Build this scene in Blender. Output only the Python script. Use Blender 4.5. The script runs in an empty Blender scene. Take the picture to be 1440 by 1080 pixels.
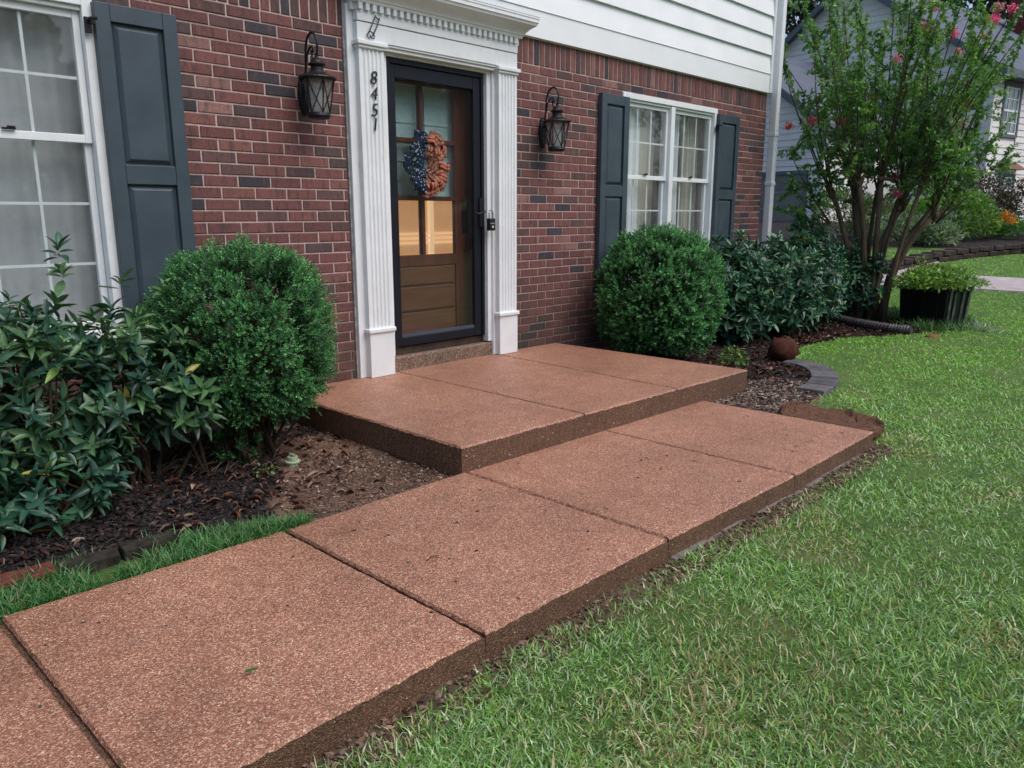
import bpy, math, random
import numpy as np
from mathutils import Vector, Matrix, noise
random.seed(7); rng = np.random.default_rng(11)
S = bpy.context.scene
COL = S.collection
R = math.radians
# ------------------------------------------------------------ camera
CAM = np.array([-2.018, -4.484, 1.133])
YAW, PIT, FOC = 0.8086, -0.2159, 1094.6
fw = np.array([math.sin(YAW)*math.cos(PIT), math.cos(YAW)*math.cos(PIT), math.sin(PIT)])
rt = np.cross(fw, [0, 0, 1]); rt /= np.linalg.norm(rt); up = np.cross(rt, fw)
cd = bpy.data.cameras.new('camera'); cam = bpy.data.objects.new('camera', cd); COL.objects.link(cam)
cd.sensor_width = 36; cd.lens = 36*FOC/1440; cd.clip_start = .05; cd.clip_end = 600
cam.matrix_world = Matrix(((rt[0], up[0], -fw[0], CAM[0]), (rt[1], up[1], -fw[1], CAM[1]), (rt[2], up[2], -fw[2], CAM[2]), (0, 0, 0, 1)))
S.camera = cam
# ------------------------------------------------------------ sky, sun, exposure
w = bpy.data.worlds.new('World'); S.world = w; w.use_nodes = True
nt = w.node_tree; nt.nodes.clear()
sky = nt.nodes.new('ShaderNodeTexSky'); sky.sky_type = 'NISHITA'; sky.sun_disc = False
SUN_EL, SUN_AZ = R(56), R(168)            # azimuth clockwise from +Y (the wall's inward normal)
sky.sun_elevation = SUN_EL; sky.sun_rotation = SUN_AZ; sky.air_density = 1.0; sky.dust_density = 3.0; sky.ozone_density = 1.5
bg = nt.nodes.new('ShaderNodeBackground'); bg.inputs[1].default_value = .13
wo = nt.nodes.new('ShaderNodeOutputWorld'); nt.links.new(sky.outputs[0], bg.inputs[0]); nt.links.new(bg.outputs[0], wo.inputs[0])
sl = bpy.data.lights.new('sun', 'SUN'); sl.energy = 1.2; sl.angle = R(50); sl.color = (1, .955, .90)
so = bpy.data.objects.new('sun', sl); COL.objects.link(so)
sd = Vector((math.sin(SUN_AZ)*math.cos(SUN_EL), math.cos(SUN_AZ)*math.cos(SUN_EL), math.sin(SUN_EL)))
so.rotation_euler = sd.to_track_quat('Z', 'Y').to_euler(); so.location = (0, -6, 12)
S.view_settings.view_transform = 'Standard'; S.view_settings.look = 'None'; S.view_settings.gamma = 1
S.view_settings.exposure = .56; S.view_settings.use_curve_mapping = False

# ------------------------------------------------------------ helpers
def tag(o, label=None, cat=None, group=None, kind=None):
    if label: o['label'] = label
    if cat: o['category'] = cat
    if group: o['group'] = group
    if kind: o['kind'] = kind
    return o
def empty(name, loc=(0, 0, 0), label=None, cat=None, group=None, kind=None, rz=0):
    o = bpy.data.objects.new(name, None); COL.objects.link(o); o.location = loc; o.rotation_euler = (0, 0, rz)
    o.empty_display_size = .1
    bpy.context.view_layer.update()
    return tag(o, label, cat, group, kind)
def ray(px, py):
    return rt*(px-720)/FOC - up*(py-540)/FOC + fw
def at_y(px, py, Y): d = ray(px, py); return CAM + d*(Y-CAM[1])/d[1]
def at_z(px, py, Z): d = ray(px, py); return CAM + d*(Z-CAM[2])/d[2]
def sstep(a, b, x):
    t = np.clip((np.asarray(x, float)-a)/(b-a), 0, 1); return t*t*(3-2*t)
def H(x, y):
    """height of the ground"""
    x = np.asarray(x, float); y = np.asarray(y, float)
    d = (x-CAM[0])*.7233 + (y-CAM[1])*.6905
    base = -.243 + .073*sstep(-2.95, -1.9, y)
    rise = np.interp(d, [8.5, 9.8, 11.4, 12.4, 14.9, 17, 23, 40], [0, .02, .17, .27, .57, .72, 1.0, 1.3])
    rise = rise*sstep(-9, 0, y+ .35*(x-10))*sstep(6, 9, x)
    return base + rise
def onground(px, py):
    d = ray(px, py); t = 1.5
    while t < 60:
        P = CAM+d*t
        if P[2] < H(P[0], P[1]): return P
        t += .01+t*.001
    return CAM+d*t
def inpoly(x, y, poly):
    x = np.asarray(x); y = np.asarray(y); c = np.zeros(x.shape, bool); n = len(poly)
    for i in range(n):
        x1, y1 = poly[i]; x2, y2 = poly[(i+1) % n]
        k = ((y1 > y) != (y2 > y)) & (x < (x2-x1)*(y-y1)/(y2-y1+1e-12)+x1); c ^= k
    return c

class MB:
    def __init__(s): s.v = []; s.f = []; s.c = []; s.cur = (1, 1, 1)
    def add(s, vs, fs, col=None):
        o = len(s.v); s.v += [tuple(map(float, v)) for v in vs]; s.f += [tuple(o+i for i in f) for f in fs]
        s.c += [col or s.cur]*len(fs); return s
    def box(s, x0, x1, y0, y1, z0, z1, col=None):
        return s.add([(x0, y0, z0), (x1, y0, z0), (x1, y1, z0), (x0, y1, z0), (x0, y0, z1), (x1, y0, z1), (x1, y1, z1), (x0, y1, z1)],
                     [(0, 3, 2, 1), (4, 5, 6, 7), (0, 1, 5, 4), (1, 2, 6, 5), (2, 3, 7, 6), (3, 0, 4, 7)], col)
    def hexa(s, pts, col=None):   # 8 points ordered like box
        return s.add(pts, [(0, 3, 2, 1), (4, 5, 6, 7), (0, 1, 5, 4), (1, 2, 6, 5), (2, 3, 7, 6), (3, 0, 4, 7)], col)
    def loft(s, rings, cap=True, col=None, closed=True):
        n = len(rings[0]); vs = [p for r in rings for p in r]; fs = []
        for i in range(len(rings)-1):
            for j in range(n if closed else n-1):
                k = (j+1) % n; fs.append((i*n+j, i*n+k, (i+1)*n+k, (i+1)*n+j))
        if cap: fs.append(tuple(range(n-1, -1, -1))); fs.append(tuple((len(rings)-1)*n+j for j in range(n)))
        return s.add(vs, fs, col)
    def tube(s, path, rad, n=6, col=None, cap=True):
        P = [Vector(p) for p in path]; rr = rad if hasattr(rad, '__len__') else [rad]*len(P)
        rings = []; u = None
        for i, p in enumerate(P):
            t = (P[min(i+1, len(P)-1)]-P[max(i-1, 0)]).normalized()
            if u is None: u = t.orthogonal().normalized()
            else:
                u = (u - t*u.dot(t)); u = u.normalized() if u.length > 1e-5 else t.orthogonal().normalized()
            v = t.cross(u)
            rings.append([p+(u*math.cos(2*math.pi*k/n)+v*math.sin(2*math.pi*k/n))*rr[i] for k in range(n)])
        return s.loft(rings, cap, col)
    def lathe(s, prof, c, n=16, col=None):   # prof: (r, z)
        return s.loft([[(c[0]+r*math.cos(2*math.pi*k/n), c[1]+r*math.sin(2*math.pi*k/n), c[2]+z) for k in range(n)] for r, z in prof], True, col)
    def build(s, name, mat, parent=None, smooth=False, bevel=0, segs=2, **kw):
        me = bpy.data.meshes.new(name); me.from_pydata(s.v, [], s.f)
        if len(set(s.c)) > 1 or s.c and s.c[0] != (1, 1, 1):
            a = me.color_attributes.new('col', 'FLOAT_COLOR', 'CORNER')
            buf = []
            for f, c in zip(s.f, s.c): buf += list(c[:3]+(1,))*len(f)
            a.data.foreach_set('color', buf)
        me.update()
        if smooth:
            me.polygons.foreach_set('use_smooth', [True]*len(me.polygons))
        return place(name, me, mat, parent, bevel, segs, **kw)
def place(name, me, mat, parent=None, bevel=0, segs=2, **kw):
    o = bpy.data.objects.new(name, me); COL.objects.link(o)
    if not me.materials and mat: me.materials.append(mat)
    if parent is not None:
        o.parent = parent; o.matrix_parent_inverse = parent.matrix_world.inverted()
    if bevel:
        m = o.modifiers.new('bevel', 'BEVEL'); m.width = bevel; m.segments = segs; m.limit_method = 'ANGLE'; m.angle_limit = R(35)
    return tag(o, **kw)

def np_mesh(name, V, F, cols=None, smooth=False):
    """V (N,3); F list of (array of faces (M,k))"""
    me = bpy.data.meshes.new(name); me.vertices.add(len(V)); me.vertices.foreach_set('co', np.ascontiguousarray(V, np.float32).ravel())
    if not isinstance(F, list): F = [F]
    tot = [np.full(len(f), f.shape[1]) for f in F]; tot = np.concatenate(tot); idx = np.concatenate([f.ravel() for f in F])
    me.loops.add(len(idx)); me.loops.foreach_set('vertex_index', idx.astype(np.int32))
    me.polygons.add(len(tot)); me.polygons.foreach_set('loop_start', np.concatenate([[0], np.cumsum(tot)[:-1]]).astype(np.int32))
    me.polygons.foreach_set('loop_total', tot.astype(np.int32))
    if smooth: me.polygons.foreach_set('use_smooth', np.ones(len(tot), bool))
    me.update(calc_edges=True)
    if cols is not None:
        a = me.color_attributes.new('col', 'FLOAT_COLOR', 'POINT')
        c4 = np.ones((len(V), 4), np.float32); c4[:, :3] = cols; a.data.foreach_set('color', c4.ravel())
    return me
def unit(a): return a/np.maximum(np.linalg.norm(a, axis=-1, keepdims=True), 1e-9)
def frames(xd, nd):
    X = unit(xd); Y = unit(np.cross(nd, X)); Z = np.cross(X, Y); return X, Y, Z
def scatter_mesh(name, tv, tf, pos, xd, nd, ln, wd=None, cols=None, smooth=False):
    """copies of a template (x length, y width, z normal) at each pos"""
    X, Y, Z = frames(xd, nd); N = len(pos); ln = np.broadcast_to(ln, (N,)); wd = ln if wd is None else np.broadcast_to(wd, (N,))
    V = pos[:, None] + X[:, None]*(tv[None, :, 0:1]*ln[:, None, None]) + Y[:, None]*(tv[None, :, 1:2]*wd[:, None, None]) + Z[:, None]*(tv[None, :, 2:3]*ln[:, None, None])
    n = len(tv); F = (tf[None]+(np.arange(N)*n)[:, None, None]).reshape(-1, tf.shape[1])
    C = None if cols is None else np.repeat(cols, n, axis=0)
    return np_mesh(name, V.reshape(-1, 3), F, C, smooth)
DIA = (np.array([[0, 0, 0], [.5, -.5, .06], [1, 0, 0], [.5, .5, .06]], float), np.array([[0, 1, 2], [0, 2, 3]]))
def leaf_tmpl(n=4, w=1.0, fold=.08, droop=.18, pw=.8):
    v = [(0, 0, 0)]; 
    for i in range(1, n):
        t = i/n; ww = .5*w*math.sin(math.pi*t**pw)**.9; z = -droop*t*t
        v += [(t, -ww, z+fold*ww*2), (t, 0, z), (t, ww, z+fold*ww*2)]
    v.append((1, 0, -droop)); f = [(0, 1, 2), (0, 2, 3)]
    for i in range(1, n-1):
        a = 1+3*(i-1); b = a+3
        f += [(a, b, b+1), (a, b+1, a+1), (a+1, b+1, b+2), (a+1, b+2, a+2)]
    a = 1+3*(n-2); e = len(v)-1; f += [(a, e, a+1), (a+1, e, a+2)]
    return np.array(v, float), np.array(f)
BIGLEAF = leaf_tmpl(4)
def rdir(n): return unit(rng.normal(size=(n, 3)))
def pick(n, pal, jit=.15):
    pal = np.array(pal, float); c = pal[rng.integers(0, len(pal), n)]
    return np.clip(c*(1+jit*rng.normal(size=(n, 1))), .003, .95)

# ------------------------------------------------------------ materials
class N:
    def __init__(s, name):
        s.m = bpy.data.materials.new(name); s.m.use_nodes = True; s.t = s.m.node_tree; s.t.nodes.clear()
        s.out = s.t.nodes.new('ShaderNodeOutputMaterial'); s.b = s.n('ShaderNodeBsdfPrincipled'); s.l(s.b.outputs[0], s.out.inputs[0])
    def n(s, k, **kw):
        q = s.t.nodes.new(k)
        for a, v in kw.items(): setattr(q, a, v)
        return q
    def l(s, a, b): s.t.links.new(a, b)
    def setin(s, q, key, v):
        if hasattr(v, 'bl_idname') or hasattr(v, 'is_output'): s.l(v, q.inputs[key])
        else: q.inputs[key].default_value = v
    def pos(s): return s.n('ShaderNodeNewGeometry').outputs['Position']
    def noise(s, sc, det=4, rough=.6, vec=None, scale3=None, dist=0):
        v = vec or s.pos()
        if scale3: 
            mp = s.n('ShaderNodeMapping'); mp.inputs['Scale'].default_value = scale3; s.l(v, mp.inputs[0]); v = mp.outputs[0]
        q = s.n('ShaderNodeTexNoise'); q.inputs['Scale'].default_value = sc; q.inputs['Detail'].default_value = det; q.inputs['Roughness'].default_value = rough
        q.inputs['Distortion'].default_value = dist
        s.l(v, q.inputs['Vector']); return q.outputs['Fac']
    def vor(s, sc, out='Distance', feat='F1', vec=None, rnd=1):
        q = s.n('ShaderNodeTexVoronoi', feature=feat); q.inputs['Scale'].default_value = sc; q.inputs['Randomness'].default_value = rnd
        s.l(vec or s.pos(), q.inputs['Vector']); return q.outputs[out]
    def ramp(s, fac, stops, interp='LINEAR'):
        q = s.n('ShaderNodeValToRGB'); q.color_ramp.interpolation = interp; e = q.color_ramp.elements
        while len(e) < len(stops): e.new(.5)
        for i, (p, c) in enumerate(stops):
            e[i].position = p; e[i].color = (c, c, c, 1) if isinstance(c, (int, float)) else tuple(c)+(1,)
        s.l(fac, q.inputs[0]); return q.outputs[0]
    def mix(s, f, a, b, mode='MIX'):
        q = s.n('ShaderNodeMix', data_type='RGBA', blend_type=mode)
        for k, v in ((0, f), (6, a), (7, b)):
            if isinstance(v, (int, float)) : q.inputs[k].default_value = v if k == 0 else (v, v, v, 1)
            elif isinstance(v, tuple): q.inputs[k].default_value = v+(1,)
            else: s.l(v, q.inputs[k])
        return q.outputs[2]
    def math(s, op, a, b=0, clamp=False):
        q = s.n('ShaderNodeMath', operation=op, use_clamp=clamp)
        for k, v in ((0, a), (1, b)):
            if isinstance(v, (int, float)): q.inputs[k].default_value = v
            else: s.l(v, q.inputs[k])
        return q.outputs[0]
    def attr(s, nm='col'): return s.n('ShaderNodeAttribute', attribute_name=nm).outputs['Color']
    def bump(s, h, st=.5, dist=.01):
        q = s.n('ShaderNodeBump'); q.inputs['Strength'].default_value = st; q.inputs['Distance'].default_value = dist
        s.l(h, q.inputs['Height']); s.l(q.outputs[0], s.b.inputs['Normal']); return s
    def fin(s, col, rough=.6, spec=.5, metal=0):
        for k, v in (('Base Color', col), ('Roughness', rough), ('Specular IOR Level', spec), ('Metallic', metal)):
            if isinstance(v, tuple): s.b.inputs[k].default_value = v+(1,)
            elif isinstance(v, (int, float)): s.b.inputs[k].default_value = v
            else: s.l(v, s.b.inputs[k])
        return s.m

def m_plain(name, col, rough=.5, spec=.5, metal=0, var=.12, sc=6, bump=0, bsc=80):
    q = N(name); n = q.noise(sc, 5, .65)
    d = tuple(c*(1-var*1.6) for c in col); h = tuple(min(1, c*(1+var)) for c in col)
    c = q.ramp(n, [(.3, d), (.7, h)])
    r = q.ramp(q.noise(sc*3, 3), [(.3, max(0, rough-.08)), (.7, min(1, rough+.08))])
    if bump: q.bump(q.noise(bsc, 3), bump, .004)
    return q.fin(c, r, spec, metal)

def m_foliage(name, rough=.42, spec=.5, obj=False, trans=.28, tint=(1.25, 1.35, .7)):
    q = N(name)
    c = q.n('ShaderNodeObjectInfo').outputs['Color'] if obj else q.attr()
    c = q.mix(1.0, c, q.ramp(q.noise(35, 3), [(.3, .75), (.7, 1.2)]), 'MULTIPLY')
    q.fin(c, rough, spec)
    t = q.n('ShaderNodeBsdfTranslucent'); tc = q.mix(1.0, c, tint, 'MULTIPLY'); q.l(tc, t.inputs[0])
    mx = q.n('ShaderNodeMixShader'); mx.inputs[0].default_value = trans
    q.l(q.b.outputs[0], mx.inputs[1]); q.l(t.outputs[0], mx.inputs[2]); q.l(mx.outputs[0], q.out.inputs[0])
    return q.m
def m_brick(name, obj):
    q = N(name)
    c = q.n('ShaderNodeObjectInfo').outputs['Color'] if obj else q.attr()
    streak = q.noise(9, 4, .6, scale3=(3.2, 3.2, .9)); fine = q.noise(70, 4, .7)
    c = q.mix(q.ramp(streak, [(.50, 0), (.64, .68)]), c, (.060, .042, .044))
    c = q.mix(q.ramp(q.noise(14, 3, .6, scale3=(2, 2, .8)), [(.56, 0), (.72, .35)]), c, (.27, .10, .075))
    c = q.mix(1.0, c, q.ramp(fine, [(.25, .68), (.75, 1.3)]), 'MULTIPLY')
    # green-black damp staining near the slab, carried higher to paint in shade by the boxwood
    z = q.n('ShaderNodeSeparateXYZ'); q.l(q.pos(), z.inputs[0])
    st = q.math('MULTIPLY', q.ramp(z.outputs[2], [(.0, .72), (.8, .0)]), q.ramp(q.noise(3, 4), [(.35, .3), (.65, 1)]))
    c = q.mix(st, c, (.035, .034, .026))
    q.bump(q.noise(120, 4, .7), .7, .003)
    return q.fin(c, .82, .3)
def m_aggregate(name, base, light, dark, wet=.5, side=False):
    q = N(name); p = q.pos()
    wv = q.n('ShaderNodeVectorMath', operation='ADD'); q.l(p, wv.inputs[0])
    cell = q.vor(205, 'Color', vec=p); dist = q.vor(205, 'Distance', vec=p); cell2 = q.vor(105, 'Color', vec=p); d2 = q.vor(105, 'Distance', vec=p)
    s1 = q.n('ShaderNodeSeparateXYZ'); q.l(cell, s1.inputs[0]); s2 = q.n('ShaderNodeSeparateXYZ'); q.l(cell2, s2.inputs[0])
    c = q.ramp(s1.outputs[0], [(0, dark), (.3, base), (.62, tuple(min(1, b*1.35) for b in base)), (.86, light), (1, tuple(min(1, l*1.45) for l in light))])
    big = q.math('MULTIPLY', q.math('GREATER_THAN', s2.outputs[1], .84), q.math('LESS_THAN', d2, .40))
    c = q.mix(big, c, q.ramp(s2.outputs[0], [(0, base), (.45, light), (.85, tuple(min(1, l*1.45) for l in light)), (1, (.85, .74, .64))]))
    gap = q.ramp(dist, [(.42, 0), (.75, .8)]); c = q.mix(gap, c, dark)
    c = q.mix(1.0, c, q.ramp(q.noise(1.3, 6, .65), [(.3, .74), (.7, 1.14)]), 'MULTIPLY'); c = q.mix(q.ramp(q.noise(2.6, 5, .7), [(.56, 0), (.72, .30)]), c, (.13, .085, .07))
    c = q.mix(1.0, c, q.ramp(q.noise(9, 4, .6), [(.3, .88), (.7, 1.1)]), 'MULTIPLY')
    h = q.math('ADD', q.math('MULTIPLY', q.ramp(dist, [(0, 1), (.7, 0)]), .6), q.math('MULTIPLY', big, .5))
    q.bump(h, .55 if not side else .9, .004)
    rough = q.ramp(q.noise(1.2, 4), [(.3, wet), (.7, min(1, wet+.22))])
    return q.fin(c, rough, .45)

M = {}
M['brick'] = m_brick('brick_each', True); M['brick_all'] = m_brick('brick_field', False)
q = N('mortar'); c = q.ramp(q.noise(40, 5, .7), [(.3, (.40, .29, .27)), (.7, (.58, .45, .42))])
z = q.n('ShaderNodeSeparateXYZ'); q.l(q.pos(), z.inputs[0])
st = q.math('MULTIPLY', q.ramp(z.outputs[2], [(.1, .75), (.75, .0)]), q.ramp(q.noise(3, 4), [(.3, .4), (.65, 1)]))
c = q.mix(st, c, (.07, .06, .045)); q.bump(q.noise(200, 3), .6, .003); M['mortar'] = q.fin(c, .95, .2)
q = N('white_paint'); c = q.ramp(q.noise(4, 5), [(.3, (.71, .74, .76)), (.7, (.79, .82, .84))])
c = q.mix(q.ramp(q.noise(16, 6, .75, scale3=(1, 1, .30)), [(.56, 0), (.78, .38)]), c, (.36, .36, .31)); M['white'] = q.fin(c, .42, .5)
q = N('white_siding'); c = q.ramp(q.noise(3, 5), [(.3, (.77, .80, .82)), (.7, (.84, .86, .88))])
q.bump(q.noise(60, 4, .7, scale3=(.25, 1, 2)), .25, .002); M['siding'] = q.fin(c, .55, .4)
q = N('slate_shutter'); c = q.ramp(q.noise(5, 5), [(.3, (.032, .050, .066)), (.7, (.053, .077, .097))])
q.bump(q.noise(90, 4, .6, scale3=(1, 1, .12)), .35, .002); M['shutter'] = q.fin(c, .45, .5)
M['black_frame'] = m_plain('black_frame', (.006, .008, .015), .5, .3, var=.03)
M['iron'] = m_plain('dark_iron', (.009, .008, .011), .45, .35, var=.3, sc=30, bump=.3)
M['number'] = m_plain('number_metal', (.03, .03, .035), .4, .5)
M['wood'] = None
q = N('door_wood'); c = q.ramp(q.noise(12, 6, .65, scale3=(1, 1, .09)), [(.3, (.070, .020, .013)), (.7, (.17, .052, .030))]); M['wood'] = q.fin(c, .4, .5)
q = N('worn_door_panel'); c = q.ramp(q.noise(10, 6, .65, scale3=(.3, 1, 3)), [(.3, (.09, .030, .016)), (.7, (.17, .068, .035))]); M['wood2'] = q.fin(c, .45, .5)
M['shade'] = m_plain('pale_shade', (.62, .76, .75), .9, .2, var=.12, sc=5)
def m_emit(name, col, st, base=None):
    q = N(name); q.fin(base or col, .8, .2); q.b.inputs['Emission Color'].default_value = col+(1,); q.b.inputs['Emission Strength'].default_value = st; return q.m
M['warmwall'] = m_emit('warm_glow_wall', (.62, .28, .11), .68, (.5, .36, .22)); M['warmtrim'] = m_emit('warm_glow_trim', (.75, .45, .24), .95, (.6, .5, .4))  # hall wall and rail emit by themselves, painting in unseen indoor lamplight
M['room'] = m_plain('dim_room', (.11, .10, .095), .9, .2)
q = N('sheer_curtain'); c = q.ramp(q.noise(3, 4), [(.3, (.72, .75, .77)), (.7, (.84, .86, .87))]); M['curtain'] = q.fin(c, .9, .2)
q = N('beige_curtain'); c = q.ramp(q.noise(3, 4), [(.3, (.40, .37, .29)), (.7, (.52, .49, .40))]); M['curtain2'] = q.fin(c, .9, .2)
M['curtain0'] = m_plain('grey_sheer', (.44, .45, .46), .9, .2, var=.14, sc=3)
def m_glass(name, tint=(1, 1, 1), refl=1.0, rough=.01, haze=0):
    q = N(name); q.t.nodes.remove(q.b)
    tr = q.n('ShaderNodeBsdfTransparent'); tr.inputs[0].default_value = tint+(1,)
    gl = q.n('ShaderNodeBsdfGlossy'); gl.inputs['Roughness'].default_value = rough; gl.inputs[0].default_value = (1, 1, 1, 1)
    fr = q.n('ShaderNodeFresnel'); fr.inputs[0].default_value = 1.52
    gm = q.n('ShaderNodeNewGeometry'); f = q.math('MULTIPLY', q.math('MULTIPLY', fr.outputs[0], refl*1.3, True), q.math('SUBTRACT', 1, gm.outputs['Backfacing']), True); mx = q.n('ShaderNodeMixShader'); q.l(f, mx.inputs[0]); q.l(tr.outputs[0], mx.inputs[1]); q.l(gl.outputs[0], mx.inputs[2])
    last = mx
    if haze:
        df = q.n('ShaderNodeBsdfDiffuse'); df.inputs[0].default_value = (.55, .58, .6, 1); m2 = q.n('ShaderNodeMixShader')
        h = q.ramp(q.noise(5, 5, .7), [(.3, haze*.5), (.7, haze*1.4)])
        q.l(h, m2.inputs[0]); q.l(mx.outputs[0], m2.inputs[1]); q.l(df.outputs[0], m2.inputs[2]); last = m2
    q.l(last.outputs[0], q.out.inputs[0]); return q.m
M['glass'] = m_glass('window_glass', (.95, .97, .97), .9, .02, .06)
M['stormglass'] = m_glass('storm_glass', (.9, .93, .93), .75, .03, .008)
q = N('seeded_glass'); q.fin((.55, .55, .55), .25, .5); tr = q.n('ShaderNodeBsdfTransparent'); tr.inputs[0].default_value = (.75, .75, .75, 1)
mx = q.n('ShaderNodeMixShader'); mx.inputs[0].default_value = .32; q.l(tr.outputs[0], mx.inputs[1]); q.l(q.b.outputs[0], mx.inputs[2]); q.l(mx.outputs[0], q.out.inputs[0]); M['lampglass'] = q.m
M['bulb'] = m_plain('white_candle', (.72, .74, .72), .4, .5)
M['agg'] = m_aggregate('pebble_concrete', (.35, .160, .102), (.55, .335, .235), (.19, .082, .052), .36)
M['aggside'] = m_aggregate('pebble_concrete_side', (.135, .068, .038), (.22, .125, .078), (.060, .031, .019), .6, True)  # dirtier, less exposed sides; their shade and wetness are also put into this colour
M['agg_old'] = m_aggregate('old_pebble_step', (.17, .105, .075), (.38, .28, .21), (.06, .038, .028), .55)
M['grout'] = m_plain('joint_sand', (.05, .028, .018), .95, .2, bump=.8, bsc=150)
M['concrete'] = m_plain('grey_concrete', (.12, .115, .12), .85, .3, var=.2, sc=14, bump=.6)
M['drive'] = m_plain('driveway_concrete', (.42, .36, .36), .9, .3, var=.15, sc=4, bump=.5)
M['black_plastic'] = m_plain('black_plastic', (.012, .013, .014), .38, .5, var=.3, sc=14)
M['pipe'] = m_plain('weathered_pipe', (.065, .058, .062), .45, .5, var=.35, sc=10)
M['gsiding'] = m_plain('grey_lap_siding', (.68, .66, .64), .6, .3, var=.07, sc=1.5)
M['gtrim'] = m_plain('grey_trim', (.10, .115, .14), .6, .3, var=.1, sc=2)
M['garage'] = m_plain('garage_door_grey', (.15, .145, .155), .5, .4, var=.08, sc=2)
q = N('asphalt_shingle'); c = q.ramp(q.noise(2.5, 5, .7), [(.3, (.085, .10, .135)), (.7, (.13, .145, .185))]); c = q.mix(1.0, c, q.ramp(q.noise(30, 4, .8), [(.3, .75), (.7, 1.2)]), 'MULTIPLY'); M['shingle'] = q.fin(c, .9, .3)
M['chimney'] = m_plain('red_chimney', (.12, .035, .03), .9, .2, var=.3, sc=8)
q = N('bark'); c = q.ramp(q.noise(7, 6, .7, scale3=(1, 1, .3)), [(.3, (.045, .032, .022)), (.55, (.11, .078, .052)), (.75, (.20, .15, .11))]); q.bump(q.noise(40, 5, .7, scale3=(1, 1, .25)), .9, .01); M['bark'] = q.fin(c, .85, .3)
M['twig'] = m_plain('twig', (.05, .035, .022), .85, .2, var=.3, sc=20)
M['leafy'] = m_foliage('boxwood_leaves', .38, .5, trans=.25)
M['bigleaf'] = m_foliage('glossy_leaves', .33, .5, trans=.15); M['bigleaf_each'] = m_foliage('glossy_leaf_each', .33, .5, True, .15)
M['softleaf'] = m_foliage('soft_leaves', .38, .5, trans=.35)
M['petal'] = m_foliage('petals', .6, .3, trans=.3, tint=(1.2, 1, 1.1))
M['grass'] = m_foliage('grass_blades', .45, .4, trans=.3)
M['litter'] = m_foliage('litter_chips', .75, .25, trans=0.02); M['leaf_each'] = m_foliage('fallen_leaf', .6, .3, True, .1)
M['fabric'] = m_foliage('ribbon_cloth', .85, .2, trans=.12, tint=(1, 1, 1))
M['stonewall'] = m_plain('dark_retaining_stone', (.055, .042, .038), .9, .2, var=.4, sc=9, bump=.8, bsc=40)

# ------------------------------------------------------------ ground
BED_R = [(2.7, .5), (2.7, -2.40), (2.95, -2.34), (3.3, -2.30), (3.6, -2.28), (3.95, -2.2), (4.3, -2.02), (4.55, -1.75), (4.75, -1.5), (5.42, -1.27), (6.35, -1.33), (7.0, -1.75), (7.8, -2.02), (8.6, -1.75), (9.0, -1.0), (9.3, .5)]
BED_L = [(-7, .5), (-7, -1.05), (-2.2, -1.2), (-1.39, -1.42), (-.8, -1.60), (-.3, -1.70), (.2, -1.72), (.52, -1.75), (.52, .5)]
CLAY = [(-.50, -1.75), (-.36, -1.35), (-.06, -.98), (.12, -.6), (.2, -.2), (.52, -.2), (.52, -1.75)]
FLAP = [(2.7, -2.35), (2.72, -2.95), (3.1, -2.9), (3.22, -2.7), (3.28, -2.5), (3.2, -2.36), (3.0, -2.28)]
def g2(px, py): P = onground(px, py); return (P[0], P[1])
DRIVE = [g2(*p) for p in [(1500, 417), (1440, 413), (1357, 408), (1290, 404), (1236, 403), (1228, 392), (1240, 382), (1262, 377), (1300, 369.5), (1335, 364), (1337, 367), (1300, 374), (1285, 380), (1290, 384), (1357, 389.5), (1440, 394), (1500, 397)]]
def gnoise(x, y, s, a): return a*noise.noise(Vector((x*s, y*s, 3.1)))
xs = np.unique(np.round(np.concatenate([np.linspace(-200, -8, 14), np.arange(-8, -4, .5), np.arange(-4, 10, .06), np.arange(10, 32, .5), np.linspace(32, 400, 16)]), 4))
ys = np.unique(np.round(np.concatenate([np.linspace(-300, -12, 14), np.arange(-12, -4.6, .4), np.arange(-4.6, .2, .06), np.arange(.2, 24, .6), np.linspace(24, 300, 14)]), 4))
GX, GY = np.meshgrid(xs, ys, indexing='ij'); GZ = H(GX, GY)
for i in range(GX.shape[0]):
    if -4 < xs[i] < 10:
        for j in range(GX.shape[1]):
            if -4.8 < ys[j] < .3:
                GZ[i, j] += gnoise(xs[i], ys[j], 7, .010) + gnoise(xs[i], ys[j], 1.8, .012)
inL = inpoly(GX, GY, BED_L); inR = inpoly(GX, GY, BED_R); clay = inpoly(GX, GY, CLAY); flap = inpoly(GX, GY, FLAP)
far_bed = (((GX-CAM[0])*.7233+(GY-CAM[1])*.6905) > 15.6) & (GX > 6)
zone = np.zeros(GX.shape+(3,)); soil = inL | inR | far_bed
zone[..., 0] = soil; zone[..., 1] = clay | (inpoly(GX, GY, [(2.7, -1.72), (2.7, -2.45), (3.6, -2.3), (3.9, -2.0), (3.3, -1.8)])); zone[..., 2] = ((GY < -2.9) & (GY > -3.1) & (GX < 2.8)) | ((GX > 2.7) & (GX < 2.9) & (GY > -3.0) & (GY < -1.9))
ni, nj = GX.shape; idx = np.arange(ni*nj).reshape(ni, nj)
F = np.stack([idx[:-1, :-1], idx[1:, :-1], idx[1:, 1:], idx[:-1, 1:]], -1).reshape(-1, 4)
me = np_mesh('ground', np.stack([GX, GY, GZ], -1).reshape(-1, 3), F, zone.reshape(-1, 3), True)
q = N('earth_and_turf'); zc = q.n('ShaderNodeSeparateXYZ'); q.l(q.attr(), zc.inputs[0])
lawn = q.ramp(q.noise(3.5, 6, .7), [(.3, (.06, .12, .03)), (.5, (.10, .19, .04)), (.72, (.17, .18, .07))])
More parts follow.
